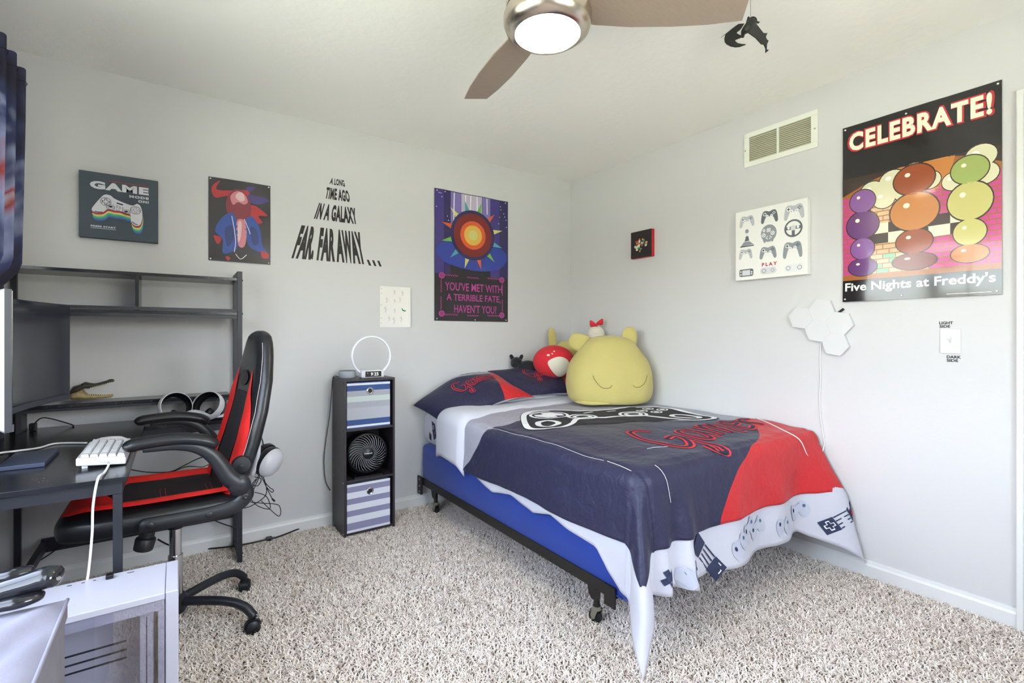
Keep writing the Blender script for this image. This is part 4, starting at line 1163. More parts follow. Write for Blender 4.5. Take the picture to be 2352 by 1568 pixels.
# ---------------------------------------------------------------- back wall
# dark canvas GAME MODE ON!
fn0 = wall_back_fn(-0.372, -0.072, 1.625, 1.938)
D_ = 0.036
cg = thing('wall_canvas', fn0(0.5, 0, 0), 'dark slate canvas with white controller and GAME MODE ON! lettering', 'canvas')
mb = MB(); wbox(mb, 0, 1, 0, 1, 0.0005, D_, fn0); mb.build('stretched_canvas', M('canvas_slate', '#4a545e', 0.75, bump=0.0003, bscale=900), cg, bevel=0.002)
A = Art(lambda u, v, h: fn0(u, v, h + D_ + 0.0006))
cw_ = M('cg_white', '#d9d8e0', 0.8); ck = M('cg_dark', '#2e3439', 0.8)
A.text('lettering', cw_, 'GAME', 0.13, 0.745, 0.875, 0.865, 0, 0.06, spacing=1.15)
A.text('lettering', cw_, 'MODE', 0.62, 0.675, 0.875, 0.715, 0, 0.05, spacing=1.2)
A.text('lettering', cw_, 'ON!', 0.735, 0.615, 0.875, 0.655, 0, 0.05, spacing=1.2)
A.text('lettering', cw_, 'PRESS START', 0.14, 0.165, 0.45, 0.19, 0, 0.05, spacing=1.15)
A.rect('lettering', cw_, 0.14, 0.145, 0.45, 0.151, 0); A.rect('lettering', M('cg_red', '#b4464c', 0.8), 0.37, 0.885, 0.875, 0.895, 0)
gp = smooth2([(0.17, 0.47), (0.155, 0.41), (0.21, 0.385), (0.29, 0.40), (0.35, 0.455), (0.42, 0.445), (0.50, 0.445), (0.60, 0.42), (0.635, 0.40), (0.645, 0.30), (0.69, 0.245), (0.755, 0.255), (0.785, 0.34), (0.79, 0.46), (0.765, 0.56), (0.72, 0.59), (0.66, 0.555), (0.54, 0.585), (0.43, 0.63), (0.38, 0.67), (0.31, 0.67), (0.25, 0.60)], 5)
for i, c in enumerate(('#4a6fb8', '#4fae7c', '#d6d087', '#b44448')):
    d = (4 - i) * 0.030
    A.poly('rainbow_print', M('cg_rb%d' % i, c, 0.8), [(x + 0.004 * (4 - i), y - d) for x, y in gp], 0.0003 + i * 0.0003)
A.poly('controller_print', ck, [(0.47 + (x - 0.47) * 1.015, 0.46 + (y - 0.46) * 1.02) for x, y in gp], 0.0016)
A.poly('controller_print', cw_, gp, 0.0019)
A.ring('controller_print', ck, 0.325, 0.565, 0.068, 0.066, 0.90, 0.0022)
A.poly('controller_print', ck, [(0.325 + x, 0.565 + y) for x, y in cross(0.048, 0.018)], 0.0022); A.poly('controller_print', cw_, [(0.325 + x, 0.565 + y) for x, y in cross(0.038, 0.011)], 0.0025)
A.ring('controller_print', ck, 0.70, 0.485, 0.070, 0.062, 0.90, 0.0022)
for dx, dy in ((0, 0.032), (0, -0.032), (0.036, 0), (-0.036, 0)): A.ring('controller_print', ck, 0.70 + dx, 0.485 + dy, 0.019, 0.016, 0.75, 0.0022, 14)
for cu, cv in ((0.385, 0.485), (0.58, 0.435)):
    A.ring('controller_print', ck, cu, cv, 0.054, 0.045, 0.88, 0.0022); A.ring('controller_print', ck, cu, cv, 0.034, 0.028, 0.85, 0.0022); A.ell('controller_print', ck, cu, cv + 0.012, 0.022, 0.016, 0.0022, 14)
for i in range(3): A.ring('controller_print', ck, 0.465 + i * 0.035, 0.51 - i * 0.010, 0.010, 0.018, 0.6, 0.0022, 10)
A.line('controller_print', ck, [(0.46, 0.565), (0.54, 0.545)], 0.02, 0.0022); A.ring('controller_print', ck, 0.475, 0.46, 0.02, 0.016, 0.85, 0.0022, 14)
A.line('controller_print', ck, smooth2([(0.19, 0.40), (0.23, 0.395), (0.28, 0.40)], 4, False), 0.012, 0.0022)
A.line('controller_print', ck, smooth2([(0.66, 0.30), (0.69, 0.27), (0.73, 0.26)], 4, False), 0.012, 0.0022)
A.build(cg)

# poster of red and blue brushwork
wv = lambda u, v: 0.002 + 0.007 * (1 - (2 * u - 1) ** 2) * (2 * v - 1) ** 2 + 0.003 * math.sin(4 * v)**2
fn1 = wall_back_fn(0.145, 0.445, 1.563, 2.011, 0.001, wv)
p2_ = thing('wall_poster', fn1(0.5, 0, 0), 'small dark poster of red, blue and pink brushwork above the desk shelf', 'poster')
MB().grid(lambda u, v: fn1(u, v, 0), lins(0, 1, 24), lins(0, 1, 32)).build('sheet', glossy('poster2_dark', '#241f28', 0.3), p2_, smooth=True, recalc=False)
A = SurfArt(fn1)
q = {n: glossy('poster2_' + n, c, 0.35) for n, c in dict(red='#b3202c', crimson='#7f1c34', blue='#24479c', blue2='#1c3474', indigo='#3a2f78', pink='#c97a86', pale='#dcb4b8', white='#e8dfe4').items()}
def blob(m, pts, h): A.poly('brushwork_print', q[m], smooth2(pts, 5), h, 0.12)
blob('red', [(0.05, 0.88), (0.18, 0.97), (0.12, 0.86), (0.35, 0.87), (0.62, 0.90), (0.60, 0.82), (0.30, 0.80), (0.10, 0.76)], h1)
blob('indigo', [(0.60, 0.93), (0.75, 0.95), (0.65, 0.86), (0.9, 0.84), (0.97, 0.80), (0.75, 0.74), (0.6, 0.8)], h1)
blob('red', [(0.62, 0.70), (0.75, 0.72), (0.95, 0.62), (0.80, 0.60), (0.86, 0.52), (0.70, 0.48), (0.75, 0.40), (0.58, 0.52)], h1)
blob('crimson', [(0.30, 0.80), (0.42, 0.89), (0.56, 0.87), (0.66, 0.76), (0.66, 0.58), (0.52, 0.48), (0.34, 0.54), (0.27, 0.66)], h2)
blob('pink', [(0.34, 0.80), (0.44, 0.87), (0.56, 0.85), (0.62, 0.76), (0.56, 0.72), (0.46, 0.74), (0.38, 0.70)], h3)
blob('pale', [(0.42, 0.80), (0.47, 0.86), (0.54, 0.85), (0.57, 0.78), (0.50, 0.75)], h4)
blob('blue', [(0.20, 0.52), (0.36, 0.60), (0.44, 0.50), (0.46, 0.20), (0.36, 0.12), (0.22, 0.10), (0.22, 0.26), (0.10, 0.36)], h3)
blob('blue', [(0.58, 0.52), (0.70, 0.58), (0.82, 0.44), (0.86, 0.24), (0.94, 0.14), (0.76, 0.16), (0.62, 0.24)], h3)
blob('blue2', [(0.26, 0.40), (0.36, 0.44), (0.40, 0.30), (0.30, 0.18), (0.26, 0.28)], h4); blob('blue2', [(0.66, 0.44), (0.76, 0.42), (0.80, 0.26), (0.70, 0.24)], h4)
blob('pink', [(0.44, 0.50), (0.56, 0.52), (0.60, 0.36), (0.56, 0.20), (0.46, 0.22)], h3); blob('pale', [(0.46, 0.48), (0.52, 0.49), (0.50, 0.30), (0.46, 0.26)], h4)
blob('red', [(0.08, 0.30), (0.20, 0.28), (0.14, 0.20)], h2); blob('red', [(0.84, 0.16), (0.96, 0.14), (0.96, 0.08), (0.86, 0.08)], h4); blob('red', [(0.26, 0.06), (0.34, 0.05), (0.30, 0.01)], h2)
for pl_ in ([(0.36, 0.56), (0.40, 0.40), (0.42, 0.24), (0.40, 0.12)], [(0.56, 0.54), (0.62, 0.44), (0.66, 0.36)], [(0.42, 0.10), (0.50, 0.04), (0.60, 0.10)]):
    A.line('brushwork_print', q['white'], smooth2(pl_, 5, False), 0.010, h4 + 0.0004, 0.7)
A.build(p2_)
pins(p2_, fn1, [(0.03, 0.98), (0.97, 0.98), (0.03, 0.02), (0.97, 0.02)])

# black wall lettering
wd = thing('wall_decal', (0.825, YB, 1.59), 'black wall lettering reading A LONG TIME AGO IN A GALAXY FAR, FAR AWAY...', 'wall decal')
def line_decal(s, tl, tr, bl, br, zt, zb, bold):
    fnw = lambda u, v, h: Vector((u, YB - h, v))
    A = Art(fnw)
    wp = lambda x, y: (lerp(lerp(bl, br, x), lerp(tl, tr, x), y), lerp(zb, zt, y))
    A.text('lettering_line', m_ink, s, 0, 0, 1, 1, 0.0008, bold, warp=wp, spacing=1.10)
    A.build(wd)
line_decal('A LONG', 0.780, 0.857, 0.771, 0.866, 2.122, 2.082, 0.04)
line_decal('TIME AGO', 0.757, 0.884, 0.742, 0.898, 2.062, 1.990, 0.045)
line_decal('IN A GALAXY', 0.712, 0.925, 0.680, 0.945, 1.960, 1.858, 0.05)
line_decal('FAR, FAR AWAY', 0.612, 0.955, 0.545, 1.010, 1.812, 1.572, 0.058)
for i in range(3):
    x = 1.000 + i * 0.034
    MB().prism([(x, 1.642), (x + 0.014, 1.642), (x + 0.030, 1.606), (x + 0.015, 1.606)], lambda u, v, h: Vector((u, YB - h, v)), 0.0002, 0.0008).build('lettering_dot', m_ink, wd)

# purple poster
wv = lambda u, v: 0.002 + 0.004 * math.sin(6 * u + 1) ** 2 * (0.4 + v) + 0.002 * nz(u * 3, v * 5)
fn2 = wall_back_fn(1.470, 2.086, 1.262, 2.180, 0.001, wv)
p3_ = thing('wall_poster', fn2(0.5, 0, 0), "purple and black poster reading YOU'VE MET WITH A TERRIBLE FATE, HAVEN'T YOU?", 'poster')
MB().grid(lambda u, v: fn2(u, v, 0), lins(0, 1, 30), lins(0, 1, 40)).build('sheet', glossy('poster3_dark', '#1f1b22', 0.3), p3_, smooth=True, recalc=False)
A = SurfArt(fn2)
z = {n: glossy('poster3_' + n, c, 0.35) for n, c in dict(violet='#3d2f7c', deep='#2a2358', blue='#2b3f9c', pale='#b8b0c4', lilac='#7c70b0', black='#151218', red='#7a1c1c', orange='#d85a22', gold='#e0b24a', yel='#cfc978', green='#6fae4a', teal='#4f9aa8', magenta='#b23a8c', white='#efeaf0').items()}
for u0, u1, c, vb in [(0.0, 0.12, 'violet', 0.36), (0.12, 0.20, 'deep', 0.36), (0.20, 0.34, 'lilac', 0.5), (0.34, 0.62, 'pale', 0.6), (0.62, 0.74, 'lilac', 0.5), (0.74, 0.88, 'violet', 0.36), (0.88, 1.0, 'deep', 0.36)]:
    A.rect('curtain_print', z[c], u0 + 0.004, vb, u1, 0.995, h1)
for pl_ in ([(0.40, 0.99), (0.41, 0.8)], [(0.47, 0.99), (0.46, 0.8)], [(0.55, 0.99), (0.56, 0.8)], [(0.25, 0.99), (0.24, 0.7)], [(0.69, 0.99), (0.70, 0.7)]):
    A.line('curtain_print', z['white'], pl_, 0.012, h2, 0.7)
A.poly('emblem_print', z['blue'], smooth2([(0.02, 0.55), (0.2, 0.62), (0.5, 0.60), (0.8, 0.62), (0.98, 0.55), (0.9, 0.44), (0.6, 0.40), (0.3, 0.42), (0.1, 0.46)], 5), h2, 0.12)
for i in range(12):                       # plain sunburst emblem
    a = 2 * PI * i / 12 + 0.26; c = ('yel', 'orange', 'green', 'teal')[i % 4]
    A.poly('emblem_print', z[c], [(0.5 + 0.25 * math.cos(a - 0.16), 0.68 + 0.165 * math.sin(a - 0.16)), (0.5 + 0.43 * math.cos(a), 0.68 + 0.275 * math.sin(a)), (0.5 + 0.25 * math.cos(a + 0.16), 0.68 + 0.165 * math.sin(a + 0.16))], h3)
for r, c, hh in ((0.30, 'deep', 0.0018), (0.26, 'red', 0.0021), (0.17, 'orange', 0.0024), (0.12, 'gold', 0.0027), (0.06, 'yel', 0.003)):
    A.ell('emblem_print', z[c], 0.5, 0.68, r, r * 0.66, hh, 30)
rr = random.Random(2)
for _ in range(14): A.ell('star_print', z['white'], rr.choice([rr.uniform(0.02, 0.18), rr.uniform(0.84, 0.98)]), rr.uniform(0.75, 0.97), 0.006, 0.004, h3, 7)
mg = z['magenta']
for s, u0, u1, v0, v1 in (("YOU'VE MET WITH", 0.13, 0.91, 0.235, 0.300), ('A TERRIBLE FATE,', 0.15, 0.89, 0.150, 0.210), ("HAVEN'T YOU?", 0.25, 0.83, 0.065, 0.128)):
    A.text('lettering', mg, s, u0, v0, u1, v1, h2, 0.01)
for sx in (0, 1):
    for sy in (0, 1):
        cu = 0.09 if sx == 0 else 0.91; cv = 0.055 if sy == 0 else 0.345
        A.ring('border_print', mg, cu, cv, 0.038, 0.024, 0.6, h2, 14); A.ring('border_print', mg, cu, cv, 0.018, 0.011, 0.4, h2, 10)
        du = 1 if sx == 0 else -1; dv = 1 if sy == 0 else -1
        A.line('border_print', mg, [(cu + du * (0.04 + i * 0.012), cv - dv * 0.006 + 0.006 * (-1) ** i) for i in range(15)], 0.008, h2, 0.67)
        A.line('border_print', mg, [(cu - du * 0.008 + 0.006 * (-1) ** i, cv + dv * (0.03 + i * 0.009)) for i in range(12)], 0.008, h2, 0.67)
A.line('border_print', mg, [(0.42 + i * 0.012, 0.345 + 0.004 * (-1) ** i) for i in range(14)], 0.008, h2, 0.67); A.line('border_print', mg, [(0.42 + i * 0.012, 0.045 + 0.004 * (-1) ** i) for i in range(14)], 0.008, h2, 0.67)
A.build(p3_)
pins(p3_, fn2, [(0.03, 0.985), (0.13, 0.985), (0.96, 0.985), (0.03, 0.015), (0.53, 0.012), (0.97, 0.015)])

# sheet of paper with pencil drawings
wv = lambda u, v: 0.001 + 0.012 * sst(0.7, 1.0, u) * (1 - 0.4 * v)
fn3 = wall_back_fn(1.086, 1.293, 1.214, 1.480, 0.0005, wv)
pa = thing('paper_drawing', fn3(0.5, 0, 0), 'sheet of punched white paper with small pencil doodles beside the purple poster', 'drawing')
MB().grid(lambda u, v: fn3(u, v, 0), lins(0, 1, 20), lins(0, 1, 8)).build('sheet', M('paper_white', '#e9e6e2', 0.85), pa, smooth=True, recalc=False)
A = Art(fn3); pen = M('pencil', '#8d8a88', 0.9); pr_ = M('crayon_red', '#c8786c', 0.9); pgn = M('crayon_green', '#1f7a52', 0.9); por = M('crayon_orange', '#d09a78', 0.9)
def doodle(cu, cv, k, m, seed):
    r2 = random.Random(seed)
    A.ring('doodle', m, cu, cv + 0.03 * k, 0.022 * k, 0.018 * k, 0.82, 0.0005, 12)
    A.line('doodle', m, [(cu, cv + 0.012 * k), (cu + r2.uniform(-0.01, 0.01), cv - 0.03 * k)], 0.006, 0.0005)
    for s in (-1, 1):
        A.line('doodle', m, [(cu, cv - 0.03 * k), (cu + s * 0.022 * k, cv - 0.07 * k)], 0.006, 0.0005); A.line('doodle', m, [(cu, cv), (cu + s * 0.04 * k, cv - 0.02 * k * s)], 0.006, 0.0005)
for i, (cu, cv, k, m) in enumerate([(0.47, 0.88, 1.0, pen), (0.74, 0.86, 1.0, pen), (0.22, 0.68, 1.1, pr_), (0.48, 0.66, 0.8, pen), (0.66, 0.70, 1.1, por), (0.18, 0.44, 1.3, pen), (0.48, 0.42, 0.9, pen), (0.30, 0.22, 1.0, pen), (0.46, 0.18, 1.4, pen), (0.70, 0.22, 1.1, pen)]):
    doodle(cu, cv, k, m, i)
A.line('doodle', pgn, smooth2([(0.72, 0.47), (0.76, 0.42), (0.84, 0.41)], 4, False), 0.03, 0.0005)
for v in (0.10, 0.22, 0.54, 0.82, 0.94): A.ell('punch_hole', pen, 0.045, v, 0.012, 0.010, 0.0006, 10)
A.build(pa)

# ---------------------------------------------------------------- cube shelf, bins, fan, lamp clock, speaker
SX0, SX1, SY0, SY1, SZ = 0.785, 1.085, 2.795, 3.045, 0.908
m_wood = M('shelf_espresso', '#2f2a2e', 0.42, var=0.12, vscale=40, stretch=(1, 1, 0.08))
cs_ = thing('cube_shelf', ((SX0 + SX1) / 2, (SY0 + SY1) / 2, 0), 'dark espresso three-cube shelf standing against the back wall', 'shelf')
t = 0.013
MB().box(SX0, SX0 + t, SY0, SY1, 0, SZ).build('side_panel', m_wood, cs_, bevel=0.001)
MB().box(SX1 - t, SX1, SY0, SY1, 0, SZ).build('side_panel', m_wood, cs_, bevel=0.001)
MB().box(SX0 + t, SX1 - t, SY0, SY1, SZ - t, SZ).build('top_panel', m_wood, cs_, bevel=0.001)
zs = [0.018, 0.318, 0.610]
for zz, nm in zip(zs, ('bottom_panel', 'shelf_board', 'shelf_board')):
    MB().box(SX0 + t, SX1 - t, SY0 + 0.002, SY1, zz, zz + t).build(nm, m_wood, cs_, bevel=0.001)
MB().box(SX0 + t, SX1 - t, SY1 - 0.004, SY1 - 0.001, 0.02, SZ - t).build('back_panel', M('shelf_back', '#1c191b', 0.7), cs_)
for zz in (0.317, 0.617, 0.885, 0.025):
    for yy in (SY0 + 0.02, SY1 - 0.03):
        MB().cyl((SX0 - 0.001, yy, zz), (SX0 + 0.001, yy, zz), 0.004, 10).build('screw_cap', m_ink if zz > 0.5 else m_white, cs_)
def fabric_bin(name, z0, z1, stripes, label):
    x0, x1, y0, y1 = SX0 + t + 0.004, SX1 - t - 0.016, SY0 + 0.006, SY1 - 0.012
    r = thing(name, ((x0 + x1) / 2, (y0 + y1) / 2, z0), label, 'storage bin', 'striped fabric bins in the cube shelf')
    n = len(stripes); zz = z0
    body = MB(); body.box(x0 + 0.002, x1 - 0.002, y0 + 0.002, y1, z0, z1 - 0.002); body.build('body', M('bin_fabric_inner', '#7c8698', 0.9), r)
    tot = sum(s for s, _ in stripes)
    for s, m in reversed(stripes):
        h = (z1 - z0) * s / tot
        mb = MB(); mb.box(x0, x1, y0 - 0.001, y0 + 0.004, zz, zz + h); mb.build('stripe', m, r)
        zz += h
    cx = (x0 + x1) / 2 + 0.006; cz = z0 + (z1 - z0) * 0.80
    MB().lathe([(0.0125, 0.0), (0.0205, 0.0), (0.0205, 0.003), (0.017, 0.005), (0.0125, 0.003)], (cx, y0 - 0.001, cz), 24, (0, -1, 0), cap=False).build('grommet', m_chrome, r, smooth=True, autosm=40)
    MB().lathe([(0.0, 0.0), (0.0125, 0.0), (0.0125, 0.0006), (0.0, 0.0006)], (cx, y0 - 0.0012, cz), 20, (0, -1, 0)).build('grommet_hole', m_ink, r)
sb = M('bin_blue', '#3d5488', 0.9, bump=0.0003, bscale=900); sg1 = M('bin_grey', '#a3a4ae', 0.9, bump=0.0003, bscale=900); sg2 = M('bin_mint', '#bcc9c3', 0.9, bump=0.0003, bscale=900); sw_ = M('bin_white', '#d9dbe4', 0.9, bump=0.0003, bscale=900); sl = M('bin_lilac', '#8b89a6', 0.9, bump=0.0003, bscale=900)
fabric_bin('storage_bin', zs[2] + t, SZ - t - 0.006, [(0.02, sb), (0.05, sw_), (0.13, sb), (0.13, sg1), (0.13, sg2), (0.14, sg1), (0.28, M('bin_grey2', '#aeb0ba', 0.9)), (0.13, sb), (0.05, sw_), (0.03, sb)], 'blue and grey striped fabric bin in the top cube')
fabric_bin('storage_bin', zs[0] + t, zs[1] - 0.012, [(0.05, sw_), (0.12, sl), (0.13, sw_), (0.12, sl), (0.13, sw_), (0.12, sl), (0.14, sw_), (0.15, sl), (0.05, sw_)], 'lilac and white striped fabric bin in the bottom cube')
# round fan
fc = Vector((0.927, 2.845, 0.470))
tf = thing('table_fan', (0.927, 2.87, zs[1] + t), 'round black desk fan in the middle cube', 'fan')
m_fanb = M('fan_black', '#121316', 0.35)
ax = Vector((-0.10, -1, 0.06)).normalized()
MB().lathe([(0.104, 0.04), (0.113, 0.035), (0.118, 0.0), (0.113, -0.05), (0.095, -0.09), (0.05, -0.11), (0.0, -0.11), (0.0, -0.10), (0.045, -0.10), (0.09, -0.08), (0.105, -0.045), (0.108, 0.0), (0.104, 0.03)], fc, 48, ax, cap=False).build('housing', m_fanb, tf, smooth=True, autosm=40)
uq = ax.cross(Vector((0, 0, 1))).normalized(); vq = uq.cross(ax)
for i in range(30):
    a0 = 2 * PI * i / 30; P = []
    for k in range(9):
        f = k / 8; r = lerp(0.030, 0.106, f); a = a0 - 0.75 * f ** 1.3
        P.append(fc + uq * (r * math.cos(a)) + vq * (r * math.sin(a)) + ax * (0.050 - 0.018 * f))
    MB().tube(P, 0.0013, 5).build('grille_bar', M('fan_grille', '#a4a7ad', 0.22), tf, smooth=True)
hb_ = MB().lathe([(0.0, 0.044), (0.033, 0.044), (0.033, 0.052), (0.028, 0.056), (0.0, 0.057)], fc, 28, ax).build('hub_cap', m_fanb, tf, smooth=True, autosm=40)
A = Art(lambda u, v, h: fc + uq * (-(u - 0.5) * 0.044) + vq * ((v - 0.5) * 0.010) + ax * (0.0575 + h)); A.text('lettering', m_white, 'Honeywell', 0, 0, 1, 1, 0.0003, 0.02); A.build(tf)
for i in range(3):
    a0 = 2 * PI * i / 3 + 0.4; out = []
    f = lambda r, da, hh: fc + uq * (r * math.cos(a0 + da)) + vq * (r * math.sin(a0 + da)) + ax * hh
    MB().add([f(0.02, -0.3, 0.0), f(0.06, -0.55, 0.005), f(0.095, -0.5, 0.008), f(0.1, 0.0, -0.005), f(0.085, 0.5, -0.02), f(0.05, 0.55, -0.02), f(0.02, 0.3, -0.012)], [(0, 1, 2, 3, 4, 5, 6)]).build('blade', m_fanb, tf)
st_ = MB(); st_.box(0.845, 1.01, 2.80, 2.885, zs[1] + t, zs[1] + t + 0.012)
arc = [Vector((0.927 + 0.108 * math.cos(a), 2.86, 0.452 + 0.108 * math.sin(a))) for a in lins(-2.9, -0.24, 14)]
st_.tube(arc, 0.010, 8, flat=(1.4, 0.8)); st_.build('stand', m_fanb, tf, smooth=True, autosm=40)
# ring lamp with clock
lx, ly = 0.965, 2.86
rl_ = thing('ring_lamp_clock', (lx, ly, SZ), 'white ring lamp with digital clock base showing 9:25 on the cube shelf', 'lamp clock')
MB().box(lx - 0.070, lx + 0.070, ly - 0.030, ly + 0.035, SZ, SZ + 0.046).build('base', m_white, rl_, bevel=0.010)
rc_ = Vector((lx, ly + 0.005, SZ + 0.128)); mb = MB()
rings = []
for i in range(57):
    a = -PI / 2 + 0.50 + (2 * PI - 1.0) * i / 56; d = Vector((math.cos(a), 0, math.sin(a)))
    rings.append([rc_ + d * (0.116 + 0.007 * math.cos(2 * PI * j / 10)) + Vector((0, 0.010 * math.sin(2 * PI * j / 10), 0)) for j in range(10)])
mb.loft(rings).build('ring', M('ring_white', '#eeeef4', 0.3), rl_, smooth=True)
fc2 = lambda u, v, h: Vector((lx - 0.048 + 0.096 * u, ly - 0.0303 - h, SZ + 0.007 + 0.032 * v))
A = Art(fc2); A.rect('clock_face', m_ink, 0, 0, 1, 1, 0.0004)
m_led = M('led_white', '#ffffff', 0.5, emit='#ffffff', estr=0.12)
A.text('clock_digits', m_led, '9', 0.34, 0.2, 0.46, 0.8, 0.0010, 0.01); A.text('clock_digits', m_led, '25', 0.54, 0.2, 0.82, 0.8, 0.0010, 0.01)
A.rect('clock_digits', m_led, 0.485, 0.30, 0.50, 0.40, 0.001); A.rect('clock_digits', m_led, 0.485, 0.60, 0.50, 0.70, 0.001); A.rect('clock_digits', m_led, 0.12, 0.66, 0.16, 0.74, 0.001)
A.build(rl_)
# smart speaker puck
sp_ = thing('smart_speaker', (0.845, 2.94, SZ), 'round grey fabric smart speaker puck on the cube shelf', 'speaker')
MB().lathe([(0.0, 0), (0.044, 0.0), (0.049, 0.006), (0.049, 0.034), (0.046, 0.040), (0.0, 0.040)], (0.845, 2.94, SZ), 40).build('fabric_body', M('speaker_fabric', '#a9adb6', 0.95, bump=0.0006, bscale=900), sp_, smooth=True, autosm=40)
MB().lathe([(0.0, 0.040), (0.046, 0.040), (0.044, 0.043), (0.0, 0.0435)], (0.845, 2.94, SZ), 40).build('top_disc', M('speaker_top', '#6c7076', 0.5), sp_, smooth=True, autosm=40)
# cords of the shelf
def cord(name, pts, r, mat, label, n=8, cat='cord'):
    return tag(MB().tube(spline(pts, n), r, 6).build(name, mat, smooth=True), label, cat)
cord('power_cable', [(0.800, 2.975, SZ + 0.006), (0.776, 2.985, SZ + 0.004), (0.770, 3.0, 0.84), (0.765, 3.03, 0.68), (0.745, 3.04, 0.52), (0.735, 3.042, 0.40), (0.745, 3.042, 0.28), (0.772, 3.04, 0.22)], 0.0022, m_cordb, 'thin black cord running down beside the cube shelf')
cord('power_cable', [(1.086, 2.90, 0.345), (1.10, 2.90, 0.335), (1.118, 2.905, 0.295), (1.112, 2.91, 0.283), (1.088, 2.91, 0.285)], 0.0022, m_cordb, 'short black cord loop poking from the right of the cube shelf')
# ---------------------------------------------------------------- L-shaped desk with hutch
DZT = 0.74
m_desk = bpy.data.materials.new('desk_black_wood'); m_desk.use_nodes = True
nt = m_desk.node_tree; b = nt.nodes['Principled BSDF']
tc = nt.nodes.new('ShaderNodeTexCoord')
vo = nt.nodes.new('ShaderNodeTexVoronoi'); vo.inputs['Scale'].default_value = 170
n_ = nt.nodes.new('ShaderNodeTexNoise'); n_.inputs['Scale'].default_value = 6
lt = nt.nodes.new('ShaderNodeMath'); lt.operation = 'LESS_THAN'; lt.inputs[1].default_value = 0.16
gt = nt.nodes.new('ShaderNodeMath'); gt.operation = 'GREATER_THAN'; gt.inputs[1].default_value = 0.56
mu = nt.nodes.new('ShaderNodeMath'); mu.operation = 'MULTIPLY'
mx = nt.nodes.new('ShaderNodeMix'); mx.data_type = 'RGBA'
mx.inputs['A'].default_value = (*lin('#1e1f23'), 1); mx.inputs['B'].default_value = (*lin('#8d93a0'), 1)
nt.links.new(tc.outputs['Object'], vo.inputs['Vector']); nt.links.new(tc.outputs['Object'], n_.inputs['Vector'])
nt.links.new(vo.outputs['Distance'], lt.inputs[0]); nt.links.new(n_.outputs['Fac'], gt.inputs[0]); nt.links.new(lt.outputs[0], mu.inputs[0]); nt.links.new(gt.outputs[0], mu.inputs[1])
nt.links.new(mu.outputs[0], mx.inputs['Factor']); nt.links.new(mx.outputs['Result'], b.inputs['Base Color'])
b.inputs['Roughness'].default_value = 0.2
m_frame = M('desk_frame_black', '#2b2d34', 0.42, metal=0.15)
dk = thing('computer_desk', (-0.2, 2.6, 0), 'black L-shaped computer desk with metal frame and hutch shelves', 'desk')
DXL, DXR, DY_N, DY_B = -0.60, -0.118, 1.838, 3.04
MB().box(DXL, DXR, DY_N, DY_B, DZT - 0.016, DZT).build('desktop', m_desk, dk, bevel=0.0015)
MB().box(DXR + 0.001, 0.275, 2.795, DY_B, DZT - 0.016, DZT).build('desktop', m_desk, dk, bevel=0.0015)
ap = MB()
ap.box(DXL + 0.012, DXR - 0.012, DY_N + 0.010, DY_N + 0.030, DZT - 0.050, DZT - 0.017); ap.build('apron', m_frame, dk)
MB().box(DXR - 0.032, DXR - 0.012, DY_N + 0.031, 2.80, DZT - 0.050, DZT - 0.017).build('apron', m_frame, dk)
MB().box(DXR - 0.010, 0.255, 2.805, 2.825, DZT - 0.050, DZT - 0.017).build('apron', m_frame, dk)
MB().box(DXR - 0.010, 0.255, 3.02, 3.038, DZT - 0.050, DZT - 0.017).build('apron', m_frame, dk)
for x, y in ((DXR - 0.034, DY_N + 0.008), (DXL + 0.012, DY_N + 0.008), (DXL + 0.012, 3.015)):
    lg = MB().box(x, x + 0.022, y, y + 0.022, 0.0, DZT - 0.051 if y < 2.5 else DZT - 0.017).build('leg', m_frame, dk, bevel=0.001)
    MB().cyl((x + 0.011, y + 0.011, 0.0), (x + 0.011, y + 0.011, 0.004), 0.009, 10).build('foot', m_black, lg)
# left side: second upright inside, low shelf and braces
lp = onZ(40, 1310, 0.0)
MB().box(-0.50, -0.478, 2.20, 2.222, 0.0, DZT - 0.017).build('leg', m_frame, dk, bevel=0.001)
MB().box(-0.50, 0.255, 3.012, 3.03, 0.175, 0.235).build('stretcher', m_frame, dk)
MB().box(-0.59, -0.50, 2.20, 2.222, 0.30, 0.33).build('stretcher', m_frame, dk)
MB().box(-0.50, -0.478, 2.222, 3.012, 0.19, 0.225).build('stretcher', m_frame, dk)
MB().obox(Vector((-0.545, 2.211, 0.22)), (0.55, 0, 0.83), (0, 1, 0), (-0.83, 0, 0.55), 0.15, 0.012, 0.02).build('brace', m_frame, dk)
# hutch end frames (floor to top) and shelves
HZ = 1.484
for x in (0.257, -0.60):
    pf = MB().box(x, x + 0.022, 2.800, 2.822, 0.0 if x > 0 else DZT, HZ); f1 = pf.build('hutch_post', m_frame, dk, bevel=0.001)
    pr2 = MB().box(x, x + 0.022, 3.016, 3.038, 0.0 if x > 0 else DZT, HZ); f2 = pr2.build('hutch_post', m_frame, dk, bevel=0.001)
    MB().box(x, x + 0.022, 2.822, 3.016, HZ - 0.022, HZ).build('hutch_cap', m_frame, dk, bevel=0.001)
    if x > 0:
        for z in (1.44, 1.27, 0.62, 0.35, 0.05):
            for yy, ob in ((2.811, f1), (3.027, f2)):
                MB().cyl((x + 0.022, yy, z), (x + 0.0255, yy, z), 0.0045, 8).build('bolt', m_blackm, ob)
        MB().box(x + 0.002, x + 0.020, 2.822, 3.016, 0.03, 0.05).build('stretcher', m_frame, dk)
MB().box(-0.578, 0.256, 2.803, 3.035, 1.436, 1.450).build('hutch_shelf', m_desk, dk, bevel=0.001)
MB().box(-0.578, 0.256, 2.803, 3.035, 1.262, 1.276).build('hutch_shelf', m_desk, dk, bevel=0.001)
